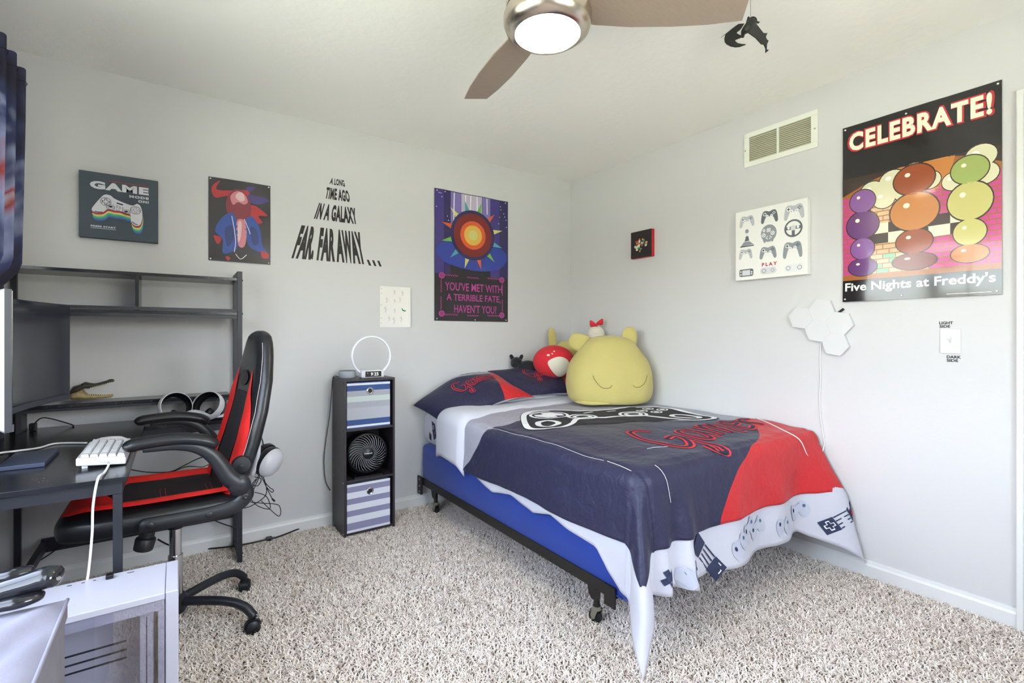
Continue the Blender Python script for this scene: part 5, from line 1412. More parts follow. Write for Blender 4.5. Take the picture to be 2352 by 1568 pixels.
MB().box(-0.578, 0.256, 2.803, 2.818, 1.244, 1.261).build('shelf_rail', m_frame, dk)
MB().box(-0.578, 0.256, 2.803, 2.812, 1.277, 1.292).build('shelf_lip', m_frame, dk)
MB().box(-0.152, -0.138, 2.806, 3.03, 1.2765, 1.4355).build('shelf_divider', m_desk, dk)
MB().box(-0.578, 0.232, 2.885, 3.037, 0.840, 0.856).build('riser_shelf', m_desk, dk, bevel=0.001)
MB().box(-0.578, 0.228, 2.888, 2.900, 0.826, 0.839).build('riser_rail', m_frame, dk)
for x in (0.200, -0.56): MB().box(x, x + 0.018, 2.90, 3.0, DZT + 0.0005, 0.839).build('riser_leg', m_frame, dk)

# ---------------------------------------------------------------- curved monitor facing the chair
mon = thing('curved_monitor', (-0.40, 2.17, DZT), 'large curved monitor with pale silver back standing on the desk by the curtain', 'monitor')
mA = Vector((-0.352, 1.80, 0)); mBv = Vector((-0.345, 2.60, 0))
ZT, ZB_ = 1.282, 0.905
R_m = 0.95
def mon_pt(u, z, off):          # u 0..1 along the curve, off back from the screen (towards -x)
    c = (mA + mBv) / 2; L = (mBv - mA); half = L.length / 2; y = (u - 0.5) * 2 * half
    sag = math.sqrt(R_m ** 2 - y * y) - math.sqrt(R_m ** 2 - half ** 2)
    d = L.normalized(); nrm = Vector((-d.y, d.x, 0))      # -x side
    th = math.asin(y / R_m)
    back = nrm * math.cos(th) + d * math.sin(th)
    p = c + d * y + nrm * sag + back * off
    return Vector((p.x, p.y, z))
us = lins(0, 1, 33)
def slab(u0, u1, z0, z1, o0, o1, n=33):
    uu = lins(u0, u1, n); rings = []
    for u in uu:
        k = 1.0
        rings.append([mon_pt(u, z0, o0), mon_pt(u, z0, o1), mon_pt(u, z1, o1), mon_pt(u, z1, o0)])
    return MB().loft(rings)
m_screen = M('screen_black', '#2a2e38', 0.14, spec=0.6)
slab(0.004, 0.996, ZB_ + 0.022, ZT - 0.004, -0.0005, 0.002).build('screen', m_screen, mon, smooth=True, autosm=40)
slab(0, 1, ZB_, ZT, 0.0022, 0.016).build('bezel', M('bezel_dark', '#32363f', 0.4), mon, smooth=True, autosm=40)
slab(0.004, 0.996, ZB_, ZB_ + 0.020, -0.003, 0.002).build('chin', M('bezel_grey', '#3d414b', 0.35), mon, smooth=True, autosm=40)
m_silver = M('monitor_back', '#d4d6d2', 0.3)
bk = MB()
for z0, z1, k in ((ZB_ + 0.004, ZT - 0.004, 1.0),):
    rings = []
    for u in us:
        t_ = 0.012 + 0.018 * sst(0.0, 0.28, u) * sst(1.0, 0.72, u)
        rings.append([mon_pt(u, z0, 0.0162), mon_pt(u, z0 + 0.07, 0.016 + t_), mon_pt(u, z1 - 0.07, 0.016 + t_), mon_pt(u, z1, 0.0162)])
    bk.loft(rings)
bk.build('back_shell', m_silver, mon, smooth=True, autosm=50)
stp = mon_pt(0.5, 0, 0.05)
MB().box(stp.x - 0.03, stp.x - 0.001, stp.y - 0.03, stp.y + 0.03, DZT + 0.013, 1.10).build('stand_neck', m_black, mon, bevel=0.004)
MB().prism([(-0.05, -0.14), (0.02, -0.14), (0.03, 0.0), (0.02, 0.14), (-0.05, 0.14), (-0.075, 0.06), (-0.075, -0.06)], lambda u, v, h: Vector((stp.x + u, stp.y + v, DZT + h)), 0.0005, 0.012).build('stand_base', m_black, mon, bevel=0.003)

# ---------------------------------------------------------------- keyboard, mouse, tablet, desk cables
m_key = M('keycap_white', '#d9d9e0', 0.45)
k0 = onZ(170, 1072, DZT + 0.012); k1 = onZ(300, 1058, DZT + 0.012); k2 = onZ(228, 990, DZT + 0.02)
kx0, kx1, ky0 = k0.x + 0.004, -0.132, (k0.y + k1.y) / 2
KL, KD = 0.30, kx1 - kx0
kb = thing('keyboard', ((kx0 + kx1) / 2, ky0 + KL / 2, DZT), 'white compact mechanical keyboard at the edge of the desk', 'keyboard')
tilt = 0.09
def kfn(x, y, z):   # x from the rear (left) edge to the front edge, y along the keyboard
    return Vector((kx0 + x, ky0 + y, DZT + 0.0125 + z + (KD - x) * tilt))
cs2 = MB(); P = [kfn(x, y, z) for z in (-0.010, 0.014) for y in (0, KL) for x in (0, KD)]
cs2.add(P, [(0, 2, 3, 1), (4, 5, 7, 6), (0, 1, 5, 4), (2, 6, 7, 3), (0, 4, 6, 2), (1, 3, 7, 5)]); cs2.build('case', m_white, kb, bevel=0.004)
u_ = KD / 5.35
rows = [14, 14, 13, 12, 8]
for r in range(5):
    n = rows[r]; tot = 15.0; wid = [1.0] * n
    if r == 0: wid[-1] = 2.0
    if r == 1: wid[0] = 1.5; wid[-1] = 1.5
    if r == 2: wid[0] = 1.75; wid[-1] = 2.25
    if r == 3: wid[0] = 2.25; wid[-1] = 2.75
    if r == 4: wid = [1.25, 1.25, 1.25, 6.25, 1.25, 1.25, 1.25, 1.25]
    yy = 0.008; uy = (KL - 0.016) / 15.0
    for w in reversed(wid):
        x0 = 0.010 + r * u_ * 0.97; x1 = x0 + u_ * 0.90; y0 = yy + 0.0008; y1 = yy + w * uy - 0.0008
        b0 = [kfn(x, y, 0.0145) for x, y in ((x0, y0), (x1, y0), (x1, y1), (x0, y1))]
        i = 0.0022; t0 = [kfn(x, y, 0.0235) for x, y in ((x0 + i, y0 + i), (x1 - i * 1.4, y0 + i), (x1 - i * 1.4, y1 - i), (x0 + i, y1 - i))]
        MB().add(b0 + t0, [(4, 5, 6, 7), (0, 1, 5, 4), (1, 2, 6, 5), (2, 3, 7, 6), (3, 0, 4, 7)]).build('key', m_key, kb)
        yy += w * uy
for y in (0.02, KL - 0.03):
    MB().box(kx0 + 0.012, kx0 + 0.026, ky0 + y, ky0 + y + 0.012, DZT + 0.0003, DZT + 0.02).build('foot', m_white, kb)
ms = thing('computer_mouse', (-0.205, ky0 + KL + 0.07, DZT), 'white computer mouse behind the keyboard', 'mouse')
MB().lathe([(0.0, 0.0005), (0.030, 0.0005), (0.033, 0.010), (0.030, 0.024), (0.02, 0.034), (0.0, 0.038)], (-0.205, ky0 + KL + 0.07, DZT), 28, sx=1.75).build('shell', m_white, ms, smooth=True)
MB().lathe([(0.0, -0.003), (0.008, -0.003), (0.008, 0.003), (0.0, 0.003)], (-0.24, ky0 + KL + 0.07, DZT + 0.033), 14, (0, 1, 0)).build('scroll_wheel', m_black, ms)
# slab-like tablet
tA, tB = onZ(103, 1063, DZT + 0.012), onZ(130, 1031, DZT + 0.012)
tb = MB().box(-0.455, tA.x, tA.y, tB.y, DZT + 0.0005, DZT + 0.014).build('graphics_tablet', M('tablet_navy', '#39425a', 0.4), bevel=0.002)
tag(tb, 'dark blue-grey flat tablet lying on the desk before the monitor', 'tablet')
cord('usb_cable', [onZ(-30, 1050, DZT + 0.018), onZ(0, 1040, DZT + 0.018), onZ(40, 1035, DZT + 0.018), onZ(90, 1028, DZT + 0.006), onZ(130, 1018, DZT + 0.005), onZ(200, 1017, DZT + 0.005)], 0.0036, m_cordw, 'white cable lying across the desk beside the flat tablet', cat='cable')
kc = [kfn(KD * 0.42, -0.001, 0.006), kfn(KD * 0.62, -0.022, 0.005)]
kc += [onY(250, 1062, DY_N - 0.004 + 0.12), onY(238, 1085, DY_N + 0.02), onY(225, 1100, DY_N - 0.006), onY(214, 1160, DY_N - 0.012), onY(212, 1220, DY_N - 0.015), onY(206, 1290, DY_N - 0.02), onY(200, 1335, DY_N - 0.03)]
kc[2] = onZ(250, 1066, DZT + 0.006); kc[3] = onZ(240, 1085, DZT + 0.005)
cord('usb_cable', kc + [Vector((kc[-1].x - 0.01, DY_N - 0.03, 0.40))], 0.0034, m_cordw, 'white keyboard cable hanging over the desk edge to the computer tower', cat='cable')
cord('power_cable', [onZ(75, 990, DZT + 0.003), onY(78, 975, 2.9), onY(95, 960, 2.95), onY(120, 962, 2.97), onY(165, 975, 3.0), onZ(168, 979, DZT + 0.004)], 0.0028, m_cordb, 'black cord arching up from the desk below the riser shelf')
pb = thing('power_plug', onZ(76, 990, DZT), 'small black plug block on the desk beside the monitor stand', 'plug')
c_ = onZ(76, 990, DZT); MB().box(c_.x - 0.012, c_.x + 0.012, c_.y - 0.01, c_.y + 0.012, DZT + 0.0005, DZT + 0.035).build('block', m_black, pb, bevel=0.003)

# ---------------------------------------------------------------- crocodile head on the riser shelf
cz0 = 0.8565
cA = onY(163, 905, 2.95); cB = onY(262, 880, 2.95); Lc = cB.x - cA.x
cro = thing('crocodile_head', ((cA.x + cB.x) / 2, 2.95, cz0), 'preserved crocodile head with open toothed jaws on the riser shelf', 'crocodile head')
m_cro = M('croc_dark', '#3b372d', 0.55, bump=0.002, bscale=120, var=0.3, vscale=60)
m_cro2 = M('croc_tan', '#9c8862', 0.6, bump=0.0012, bscale=150, var=0.25, vscale=50)
m_tooth = M('croc_tooth', '#e6e0cc', 0.35)
def crz(py): return 1.16 + (HYP - (850 + py / 18.09)) * (onY(210, 900, 2.95).dot(FWD)) / FPX
def crx(px): return onY(150 + px / 18.09, 900, 2.95).x
def jaw(spine, name, mat, squash=1.0):
    rings = []
    for px, pyt, pyb, w in spine:
        x = crx(px); zt = max(crz(pyt), cz0 + 0.004); zb = max(crz(pyb), cz0 + 0.0005)
        ring = []
        for j in range(16):
            a = 2 * PI * j / 16
            cy, sz = math.cos(a), math.sin(a)
            ring.append(Vector((x, 2.95 + w * abs(cy) ** 0.8 * (1 if cy > 0 else -1), (zt + zb) / 2 + (zt - zb) / 2 * abs(sz) ** 0.9 * (1 if sz > 0 else -1))))
        rings.append(ring)
    return MB().loft(rings).build(name, mat, cro, smooth=True)
up = jaw([(215, 800, 960, 0.022), (330, 640, 940, 0.036), (500, 600, 900, 0.042), (640, 565, 840, 0.042), (720, 540, 770, 0.041), (800, 500, 740, 0.040), (900, 492, 740, 0.038), (1000, 520, 750, 0.034), (1150, 545, 705, 0.028), (1300, 548, 665, 0.024), (1500, 505, 625, 0.021), (1700, 455, 590, 0.018), (1830, 400, 545, 0.019), (1950, 392, 530, 0.019), (2030, 430, 500, 0.012), (2045, 455, 480, 0.004)], 'upper_jaw', m_cro)
lo = jaw([(190, 1020, 1090, 0.020), (260, 900, 1160, 0.036), (400, 840, 1170, 0.042), (560, 780, 1180, 0.042), (720, 760, 1180, 0.040), (800, 880, 1180, 0.038), (900, 960, 1180, 0.034), (1100, 1000, 1180, 0.028), (1300, 1010, 1180, 0.024), (1500, 1030, 1180, 0.021), (1700, 1040, 1180, 0.018), (1900, 1030, 1170, 0.015), (1985, 1040, 1120, 0.006)], 'lower_jaw', m_cro2)
for i in range(11):
    f = i / 10; px = 1080 + f * 860; zt = crz(interp(px, [(1000, 735), (1150, 700), (1300, 660), (1500, 620), (1700, 588), (1830, 545), (1950, 530)])); w = interp(px, [(1080, 0.030), (1300, 0.022), (1950, 0.017)])
    for s in (-1, 1):
        MB().cyl((crx(px), 2.95 + s * w * 0.8, zt + 0.003), (crx(px), 2.95 + s * w * 0.8, zt - 0.0065), 0.0018, 6, 0.0003).build('tooth', m_tooth, up)
    px2 = 980 + f * 900; zb2 = crz(interp(px2, [(900, 965), (1100, 1002), (1300, 1012), (1500, 1032), (1900, 1035)])); w2 = interp(px2, [(900, 0.030), (1300, 0.022), (1900, 0.013)])
    for s in (-1, 1):
        MB().cyl((crx(px2), 2.95 + s * w2 * 0.8, zb2 - 0.004), (crx(px2), 2.95 + s * w2 * 0.8, zb2 + 0.0062), 0.0017, 6, 0.0003).build('tooth', m_tooth, lo)
for s in (-1, 1):
    MB().ell((crx(800), 2.95 + s * 0.034, crz(560)), 0.009, 0.006, 0.007, 12, 8).build('eye', m_ink, up, smooth=True)

# ---------------------------------------------------------------- VR controllers on their charging stand
vd = thing('charging_stand', (0.085, 2.84, DZT), 'white and black charging stand holding the two ring controllers', 'charging stand')
vc = onY(450, 960, 2.885)
MB().box(-0.035, 0.205, 2.80, 2.86, DZT + 0.0005, DZT + 0.022).build('base', m_black, vd, bevel=0.008)
prof = smooth2([(-0.06, 0.0), (-0.02, 0.012), (0.03, 0.036), (0.07, 0.030), (0.115, 0.006), (0.15, 0.002), (0.175, 0.010)], 5, False)
MB().loft([[Vector((0.03 + x, 2.789 + dy, DZT + 0.020 + z * k + dz)) for dy, k, dz in ((0, 1, 0), (0.012, 1.0, 0.004), (0.012, 0.5, -0.004), (0, 0.5, -0.006))] for x, z in prof]).build('front_trim', m_white, vd, smooth=True, autosm=40)
def vr_ctrl(px, py, r, tiltx, label):
    c = onY(px, py, 2.815); root = thing('vr_controller', (c.x, c.y, DZT + 0.022), label, 'game controller', 'ring controllers on the charging stand')
    view = (Vector((0, 0, CAMH)) - c).normalized()
    ax = (view + RIGHT * tiltx + Vector((0, 0, 0.30))).normalized()
    MB().lathe([(r, -0.020), (r * 1.04, -0.008), (r * 1.02, 0.012), (r * 0.97, 0.020), (r * 0.94, 0.020), (r * 0.97, 0.004), (r * 0.95, -0.02)], c, 40, ax, cap=False).build('ring_shell', m_white, root, smooth=True, autosm=50)
    MB().lathe([(r * 0.945, 0.0195), (r * 0.965, 0.004), (r * 0.945, -0.0205), (r * 0.80, -0.030), (r * 0.77, -0.024), (r * 0.90, 0.0)], c, 40, ax, cap=False).build('inner_band', m_black, root, smooth=True, autosm=50)
    e = c - Vector((0, 0, r * 0.55)); MB().tube([e + Vector((0, 0.012, 0.012)), Vector((e.x - tiltx * 0.03, e.y + 0.02, DZT + 0.03)), Vector((e.x - tiltx * 0.05, e.y + 0.03, DZT + 0.0225))], [0.017, 0.019, 0.014], 12).build('grip', m_black, root, smooth=True)
vr_ctrl(403, 934, 0.068, 0.50, 'white ring controller at the left of the charging stand')
vr_ctrl(478, 931, 0.069, -0.50, 'white ring controller at the right of the charging stand, next to the chair')

# ---------------------------------------------------------------- headset hanging on the desk post
hs = thing('headset', (0.36, 2.80, 0.42), 'white and black headset hanging behind the chair with tangled black cables', 'headset')
def hp(px, py, Y=2.80): return onY(px, py, Y)
bd = spline([hp(588, 990), hp(594, 1010), hp(592, 1040), hp(586, 1070), hp(578, 1090)], 5)
MB().tube(bd, [0.014, 0.016, 0.017, 0.018, 0.019, 0.02, 0.022, 0.024, 0.026, 0.028, 0.030, 0.030, 0.031, 0.031, 0.031, 0.030, 0.029, 0.028, 0.027, 0.025, 0.02][:len(bd)], 12, flat=(1, 0.45)).build('headband', m_white, hs, smooth=True)
hub = hp(588, 1020, 2.785); MB().lathe([(0.0, 0.004), (0.010, 0.004), (0.013, 0.0), (0.013, -0.006), (0.0, -0.006)], hub, 18, (-0.3, -1, 0)).build('hinge', m_white, hs, smooth=True, autosm=40)
ec = hp(622, 1062, 2.80); ea = Vector((0.55, -0.75, -0.25)).normalized()
MB().lathe([(0.0, -0.05), (0.05, -0.05), (0.068, -0.035), (0.072, -0.012), (0.070, 0.0), (0.0, 0.0)], ec, 30, ea, sy=1.12).build('ear_cushion', m_black, hs, smooth=True, autosm=60)
MB().lathe([(0.069, 0.001), (0.062, 0.018), (0.042, 0.034), (0.0, 0.042)], ec, 30, ea, sy=1.12).build('ear_cup', m_white, hs, smooth=True, autosm=60)
ec2 = hp(610, 1046, 2.86); MB().lathe([(0.0, -0.03), (0.05, -0.03), (0.06, -0.01), (0.058, 0.01), (0.0, 0.012)], ec2, 26, ea, sy=1.1).build('ear_cushion', m_black, hs, smooth=True, autosm=60)
MB().tube(spline([hp(598, 1000), hp(603, 1012), hp(606, 1030)], 5), 0.003, 6).build('hook_wire', m_black, hs, smooth=True)
for k, pts in enumerate(([(600, 1085), (580, 1130), (572, 1150), (600, 1155), (640, 1160), (640, 1185), (600, 1150)],
                         [(595, 1090), (575, 1135), (590, 1160), (620, 1168), (612, 1140), (585, 1130)],
                         [(605, 1095), (612, 1120), (608, 1140), (580, 1160), (560, 1167)],
                         [(600, 1092), (615, 1125), (625, 1145)], [(603, 1100), (618, 1118), (628, 1125), (624, 1130), (612, 1118)],
                         [(588, 1100), (580, 1112), (592, 1115), (600, 1100), (585, 1095)])):
    MB().tube(spline([hp(x, y, 2.79 - 0.006 * k) for x, y in pts], 7), 0.0022, 6).build('cable', m_cordb, hs, smooth=True)
pg = hp(625, 1145, 2.775); pg2 = hp(631, 1151, 2.775); MB().cyl(pg, pg2, 0.0045, 8).build('jack_plug', m_black, hs)

# ---------------------------------------------------------------- cables under the desk and on the floor
cord('power_cable', [onZ(735, 1200, 0.024), onZ(690, 1213, 0.024), onZ(640, 1232, 0.024), onY(615, 1238, 2.99), onZ(560, 1250, 0.024), onZ(500, 1258, 0.024), onZ(430, 1262, 0.024), onY(390, 1252, 2.9), onY(362, 1238, 2.9)], 0.004, m_cordb, 'long black power cord along the carpet below the back wall')
c_ = onZ(619, 1236, 0.02); sw2 = MB().box(c_.x - 0.015, c_.x + 0.012, c_.y - 0.012, c_.y + 0.012, 0.006, 0.030).build('cord_switch', m_black, bevel=0.004); tag(sw2, 'small black inline switch on the floor cord', 'switch')
c_ = onZ(742, 1199, 0.02); sw3 = MB().tube([onZ(733, 1200, 0.022), onZ(742, 1198, 0.022), onZ(748, 1200, 0.022)], [0.007, 0.010, 0.012], 8).build('power_plug', m_black); tag(sw3, 'black plug at the foot of the cube shelf', 'plug')
cord('power_cable', [onY(300, 1078, 2.9), onY(340, 1084, 2.9), onY(390, 1083, 2.9), onY(420, 1070, 2.9), onY(450, 1055, 2.9), onY(470, 1048, 2.85)], 0.0026, m_cordb, 'thin black cord sagging below the desk behind the seat')
cord('power_cable', [onY(395, 1084, 2.95), onY(430, 1071, 2.95), onY(465, 1072, 2.95), onY(490, 1060, 2.95)], 0.0022, m_cordb, 'second thin black cord crossing the one under the desk')
cord('power_cable', [onY(60, 1305, 2.98), onY(110, 1275, 2.99), onY(160, 1240, 3.0), onY(220, 1215, 3.0)], 0.003, m_cordb, 'black cord slanting behind the desk legs at the left')
cord('power_cable', [onY(470, 1180, 2.98), onY(500, 1198, 2.98), onY(545, 1213, 2.98)], 0.003, m_cordb, 'black cord slanting to the hutch post below the seat')
# ---------------------------------------------------------------- gaming chair
CX_, CY_ = 0.0, 2.315
ch = thing('gaming_chair', (CX_, CY_, 0), 'black and red gaming chair with padded armrests on a five-star base', 'chair')
m_lea = M('leather_black', '#17181b', 0.34, bump=0.0006, bscale=180)
m_ler = M('mesh_red', '#d6231f', 0.55, bump=0.0005, bscale=500)
m_lemid = M('mesh_black', '#1b1a1d', 0.65, bump=0.0005, bscale=500)
m_arm = M('arm_plastic', '#1e2024', 0.38)
m_stitch = M('stitch_red', '#b8404a', 0.7)
# base
MB().lathe([(0.0, 0.075), (0.032, 0.075), (0.040, 0.09), (0.040, 0.135), (0.030, 0.145), (0.0, 0.145)], (CX_, CY_, 0), 28).build('base_hub', m_blackm, ch, smooth=True, autosm=40)
for k in range(5):
    a = math.radians(-36.5 + 72 * k); d = Vector((math.cos(a), math.sin(a), 0)); c0 = Vector((CX_, CY_, 0))
    pts = spline([c0 + d * 0.03 + Vector((0, 0, 0.118)), c0 + d * 0.14 + Vector((0, 0, 0.122)), c0 + d * 0.22 + Vector((0, 0, 0.118)), c0 + d * 0.275 + Vector((0, 0, 0.100)), c0 + d * 0.315 + Vector((0, 0, 0.062))], 5)
    lg = MB().tube(pts, 0.0165, 12).build('base_leg', m_blackm, ch, smooth=True)
    tip = c0 + d * 0.322
    w_ax = Vector((math.cos(a + 2.2), math.sin(a + 2.2), 0))
    cc = tip + Vector((0, 0, 0.028)); fd = Vector((-w_ax.y, w_ax.x, 0))
    MB().cyl(tip + Vector((0, 0, 0.03)), tip + Vector((0, 0, 0.064)), 0.006, 8).build('caster_stem', m_chrome, lg)
    cwh = cc + fd * 0.012
    for s in (-1, 1):
        MB().lathe([(0.0, 0.0), (0.020, 0.0), (0.0265, 0.003), (0.0265, 0.013), (0.022, 0.017), (0.0, 0.018)], cwh + w_ax * (s * 0.004), 22, w_ax * s).build('caster_wheel', m_black, lg, smooth=True, autosm=40)
    MB().lathe([(0.0, -0.019), (0.030, -0.019), (0.0305, 0.0), (0.030, 0.019), (0.0, 0.019)], cwh + Vector((0, 0, 0.003)), 20, w_ax).build('caster_hood', m_black, lg, smooth=True, autosm=40) if False else None
    hd = MB(); rings = []
    for j in range(9):
        t_ = lerp(-0.2, PI * 0.95, j / 8); o = fd * (math.cos(t_) * 0.031) + Vector((0, 0, math.sin(t_) * 0.031)); rings.append([cwh + o + w_ax * s for s in (-0.010, 0.010)] + [cwh + o * 0.9 + w_ax * s for s in (0.010, -0.010)])
    hd.loft(rings); hd.build('caster_hood', m_black, lg, smooth=True, autosm=40)
MB().cyl((CX_, CY_, 0.14), (CX_, CY_, 0.30), 0.025, 24).build('gas_lift', m_chrome, ch, smooth=True, autosm=40)
MB().cyl((CX_, CY_, 0.30), (CX_, CY_, 0.44), 0.0205, 24).build('gas_piston', m_chrome, ch, smooth=True, autosm=40)
MB().lathe([(0.0, 0.405), (0.026, 0.405), (0.028, 0.43), (0.0, 0.43)], (CX_, CY_, 0), 20).build('lift_collar', m_black, ch, smooth=True, autosm=40)
MB().box(CX_ - 0.12, CX_ + 0.10, CY_ - 0.06, CY_ + 0.06, 0.43, 0.478).build('tilt_mechanism', m_blackm, ch, bevel=0.006)
kb0 = Vector((-0.085, 2.28, 0.425)); kd = Vector((-0.22, 0.0, -1)).normalized()
kn = MB(); n = 40; rings = []
for z_, r_ in ((0.0, 0.024), (0.022, 0.025), (0.024, 0.029), (0.03, 0.033), (0.068, 0.031), (0.072, 0.026)):
    q_ = Vector((0, 0, 1)).rotation_difference(kd)
    rings.append([kb0 + q_ @ Vector(((r_ - 0.0012 * (j % 2) * (z_ > 0.023)) * math.cos(2 * PI * j / n), (r_ - 0.0012 * (j % 2) * (z_ > 0.023)) * math.sin(2 * PI * j / n), z_)) for j in range(n)])
kn.loft(rings); kn.build('tension_knob', m_black, ch, smooth=True, autosm=40)
# seat: x from front (-) to rear (+)
def seat_ring(x):
    f = (x + 0.325) / 0.53                      # 0 front .. 1 rear
    hw = interp(f, [(0, 0.17), (0.015, 0.20), (0.04, 0.225), (0.1, 0.24), (0.2, 0.25), (0.4, 0.252), (0.8, 0.245), (1, 0.235)])
    zt = interp(f, [(0, 0.538), (0.015, 0.552), (0.04, 0.560), (0.12, 0.569), (0.5, 0.566), (1, 0.566)])
    zb = interp(f, [(0, 0.505), (0.015, 0.488), (0.04, 0.479), (0.15, 0.474), (0.5, 0.476), (1, 0.486)])
    return hw, zt, zb
def seat_top(f, v):        # v -1..1 across, f 0..1 front to rear
    x = -0.325 + 0.53 * f
    hw, zt, zb = seat_ring(x)
    bol = 0.016 * math.exp(-((abs(v) - 0.78) / 0.16) ** 2) * sst(0.02, 0.2, f)
    dish = -0.016 * (1 - v * v) * sst(0.1, 0.4, f)
    return Vector((x, CY_ + v * hw * 0.93, zt + bol + dish + 0.004 * (1 - v ** 4)))
sb_ = MB(); rings = []
for f in [0, 0.015, 0.04, 0.08, 0.13, 0.2, 0.3, 0.4, 0.5, 0.6, 0.7, 0.8, 0.9, 1.0]:
    x = -0.325 + 0.53 * f; hw, zt, zb = seat_ring(x); zm = (zt + zb) / 2; hh = (zt - zb) / 2; ring = []
    for j in range(32):
        a = 2 * PI * j / 32; c, s = math.cos(a), math.sin(a)
        yy = hw * abs(c) ** 0.35 * (1 if c > 0 else -1); zz = zm + hh * abs(s) ** 0.5 * (1 if s > 0 else -1)
        if s > 0: zz -= 0.010 * (1 - (yy / hw) ** 2) * sst(0.1, 0.4, f)
        ring.append(Vector((x, CY_ + yy, zz)))
    rings.append(ring)
sb_.loft(rings); sb_.build('seat_cushion', m_lea, ch, smooth=True, autosm=60)
vin = 0.60
fs_in = lins(0.30, 0.995, 26)
def up(p, h): return p + Vector((0, 0, h))
def inset_v(f): return vin * sst(0.235, 0.33, f) ** 0.5
red = MB()
F = [0.035, 0.05, 0.075, 0.1, 0.14, 0.18, 0.22, 0.25] + lins(0.27, 0.995, 26)
for sgn in (-1, 1):
    red.grid(lambda t, f: up(seat_top(f, sgn * lerp(inset_v(f), 0.93 - 0.05 * (f < 0.06), t)), 0.005), lins(0, 1, 10), F)
red.build('seat_cover', m_ler, ch, smooth=True)
MB().grid(lambda v, f: up(seat_top(f, v * inset_v(f)), 0.0045), lins(-1, 1, 21), [x for x in F if x >= 0.25]).build('seat_panel', m_lemid, ch, smooth=True)
for f0 in (0.52, 0.80):
    for df in (0, 0.03):
        MB().tube([up(seat_top(f0 + df + 0.02 * abs(v), v), 0.006) for v in lins(-0.45, 0.1, 10)], 0.0008, 5).build('stitching', m_stitch, ch)
# backrest
def back_c(h):      # centre of the backrest at height h, lean to +x
    return interp(h, [(0.5, 0.155), (0.6, 0.182), (0.74, 0.225), (0.86, 0.254), (0.98, 0.276), (1.08, 0.290), (1.18, 0.298)])
def back_w(h): return interp(h, [(0.50, 0.205), (0.56, 0.215), (0.70, 0.225), (0.86, 0.222), (0.98, 0.20), (1.06, 0.165), (1.12, 0.135), (1.155, 0.11), (1.172, 0.08), (1.18, 0.03)])
def back_t(h): return interp(h, [(0.50, 0.025), (0.56, 0.034), (0.7, 0.038), (0.95, 0.036), (1.10, 0.035), (1.14, 0.033), (1.16, 0.028), (1.174, 0.018), (1.18, 0.008)])
def back_front(h, v, off=0.0):
    w = back_w(h); t_ = back_t(h)
    bol = 0.012 * math.exp(-((abs(v) - 0.80) / 0.2) ** 2) * sst(1.13, 0.9, h)
    fx = back_c(h) - t_ * (1 - abs(v) ** 4) ** 0.5 - bol - off
    return Vector((fx - 0.12 * v * w, CY_ + v * w, h))
bk = MB(); rings = []
for h in [0.50, 0.52, 0.56, 0.62, 0.68, 0.74, 0.80, 0.86, 0.92, 0.98, 1.03, 1.07, 1.10, 1.13, 1.155, 1.168, 1.176, 1.18]:
    w = back_w(h); t_ = back_t(h); ring = []
    for j in range(40):
        v = math.cos(2 * PI * j / 40); s = math.sin(2 * PI * j / 40); vv = abs(v) ** 0.7 * (1 if v > 0 else -1)
        if s >= 0: ring.append(Vector((back_c(h) + t_ * abs(s) ** 0.7 - 0.12 * vv * w, CY_ + vv * w, h)))
        else:
            p = back_front(h, vv); ring.append(p)
    rings.append(ring)
bk.loft(rings); bk.build('backrest', m_lea, ch, smooth=True, autosm=70)
for sgn in (-1, 1):
    def va(h): return interp(h, [(0.56, 0.55), (0.66, 0.52), (0.80, 0.46), (0.90, 0.44), (1.02, 0.55)])
    def vb(h): return interp(h, [(0.56, 0.94), (0.66, 0.95), (0.80, 0.93), (0.90, 0.84), (1.02, 0.58)])
    MB().grid(lambda t, h: back_front(h, sgn * lerp(va(h), vb(h), t), 0.0035), lins(0, 1, 8), lins(0.555, 1.02, 26)).build('side_panel', m_ler, ch, smooth=True)
    MB().tube([back_front(h, sgn * 0.95, 0.004) for h in lins(0.58, 1.13, 30)], 0.0013, 5).build('piping', M('piping_pale', '#b9a9a9', 0.6), ch)
MB().grid(lambda v, h: back_front(h, v * 0.44, 0.003), lins(-1, 1, 15), lins(0.56, 0.93, 22)).build('center_panel', m_lemid, ch, smooth=True)
sl_ = [back_front(0.985 + 0.032 * math.sin(a), 0.34 * math.cos(a), 0.0045) for a in [2 * PI * i / 28 for i in range(28)]]
MB().add(sl_, [tuple(range(28))]).build('headrest_slot', m_ink, ch)
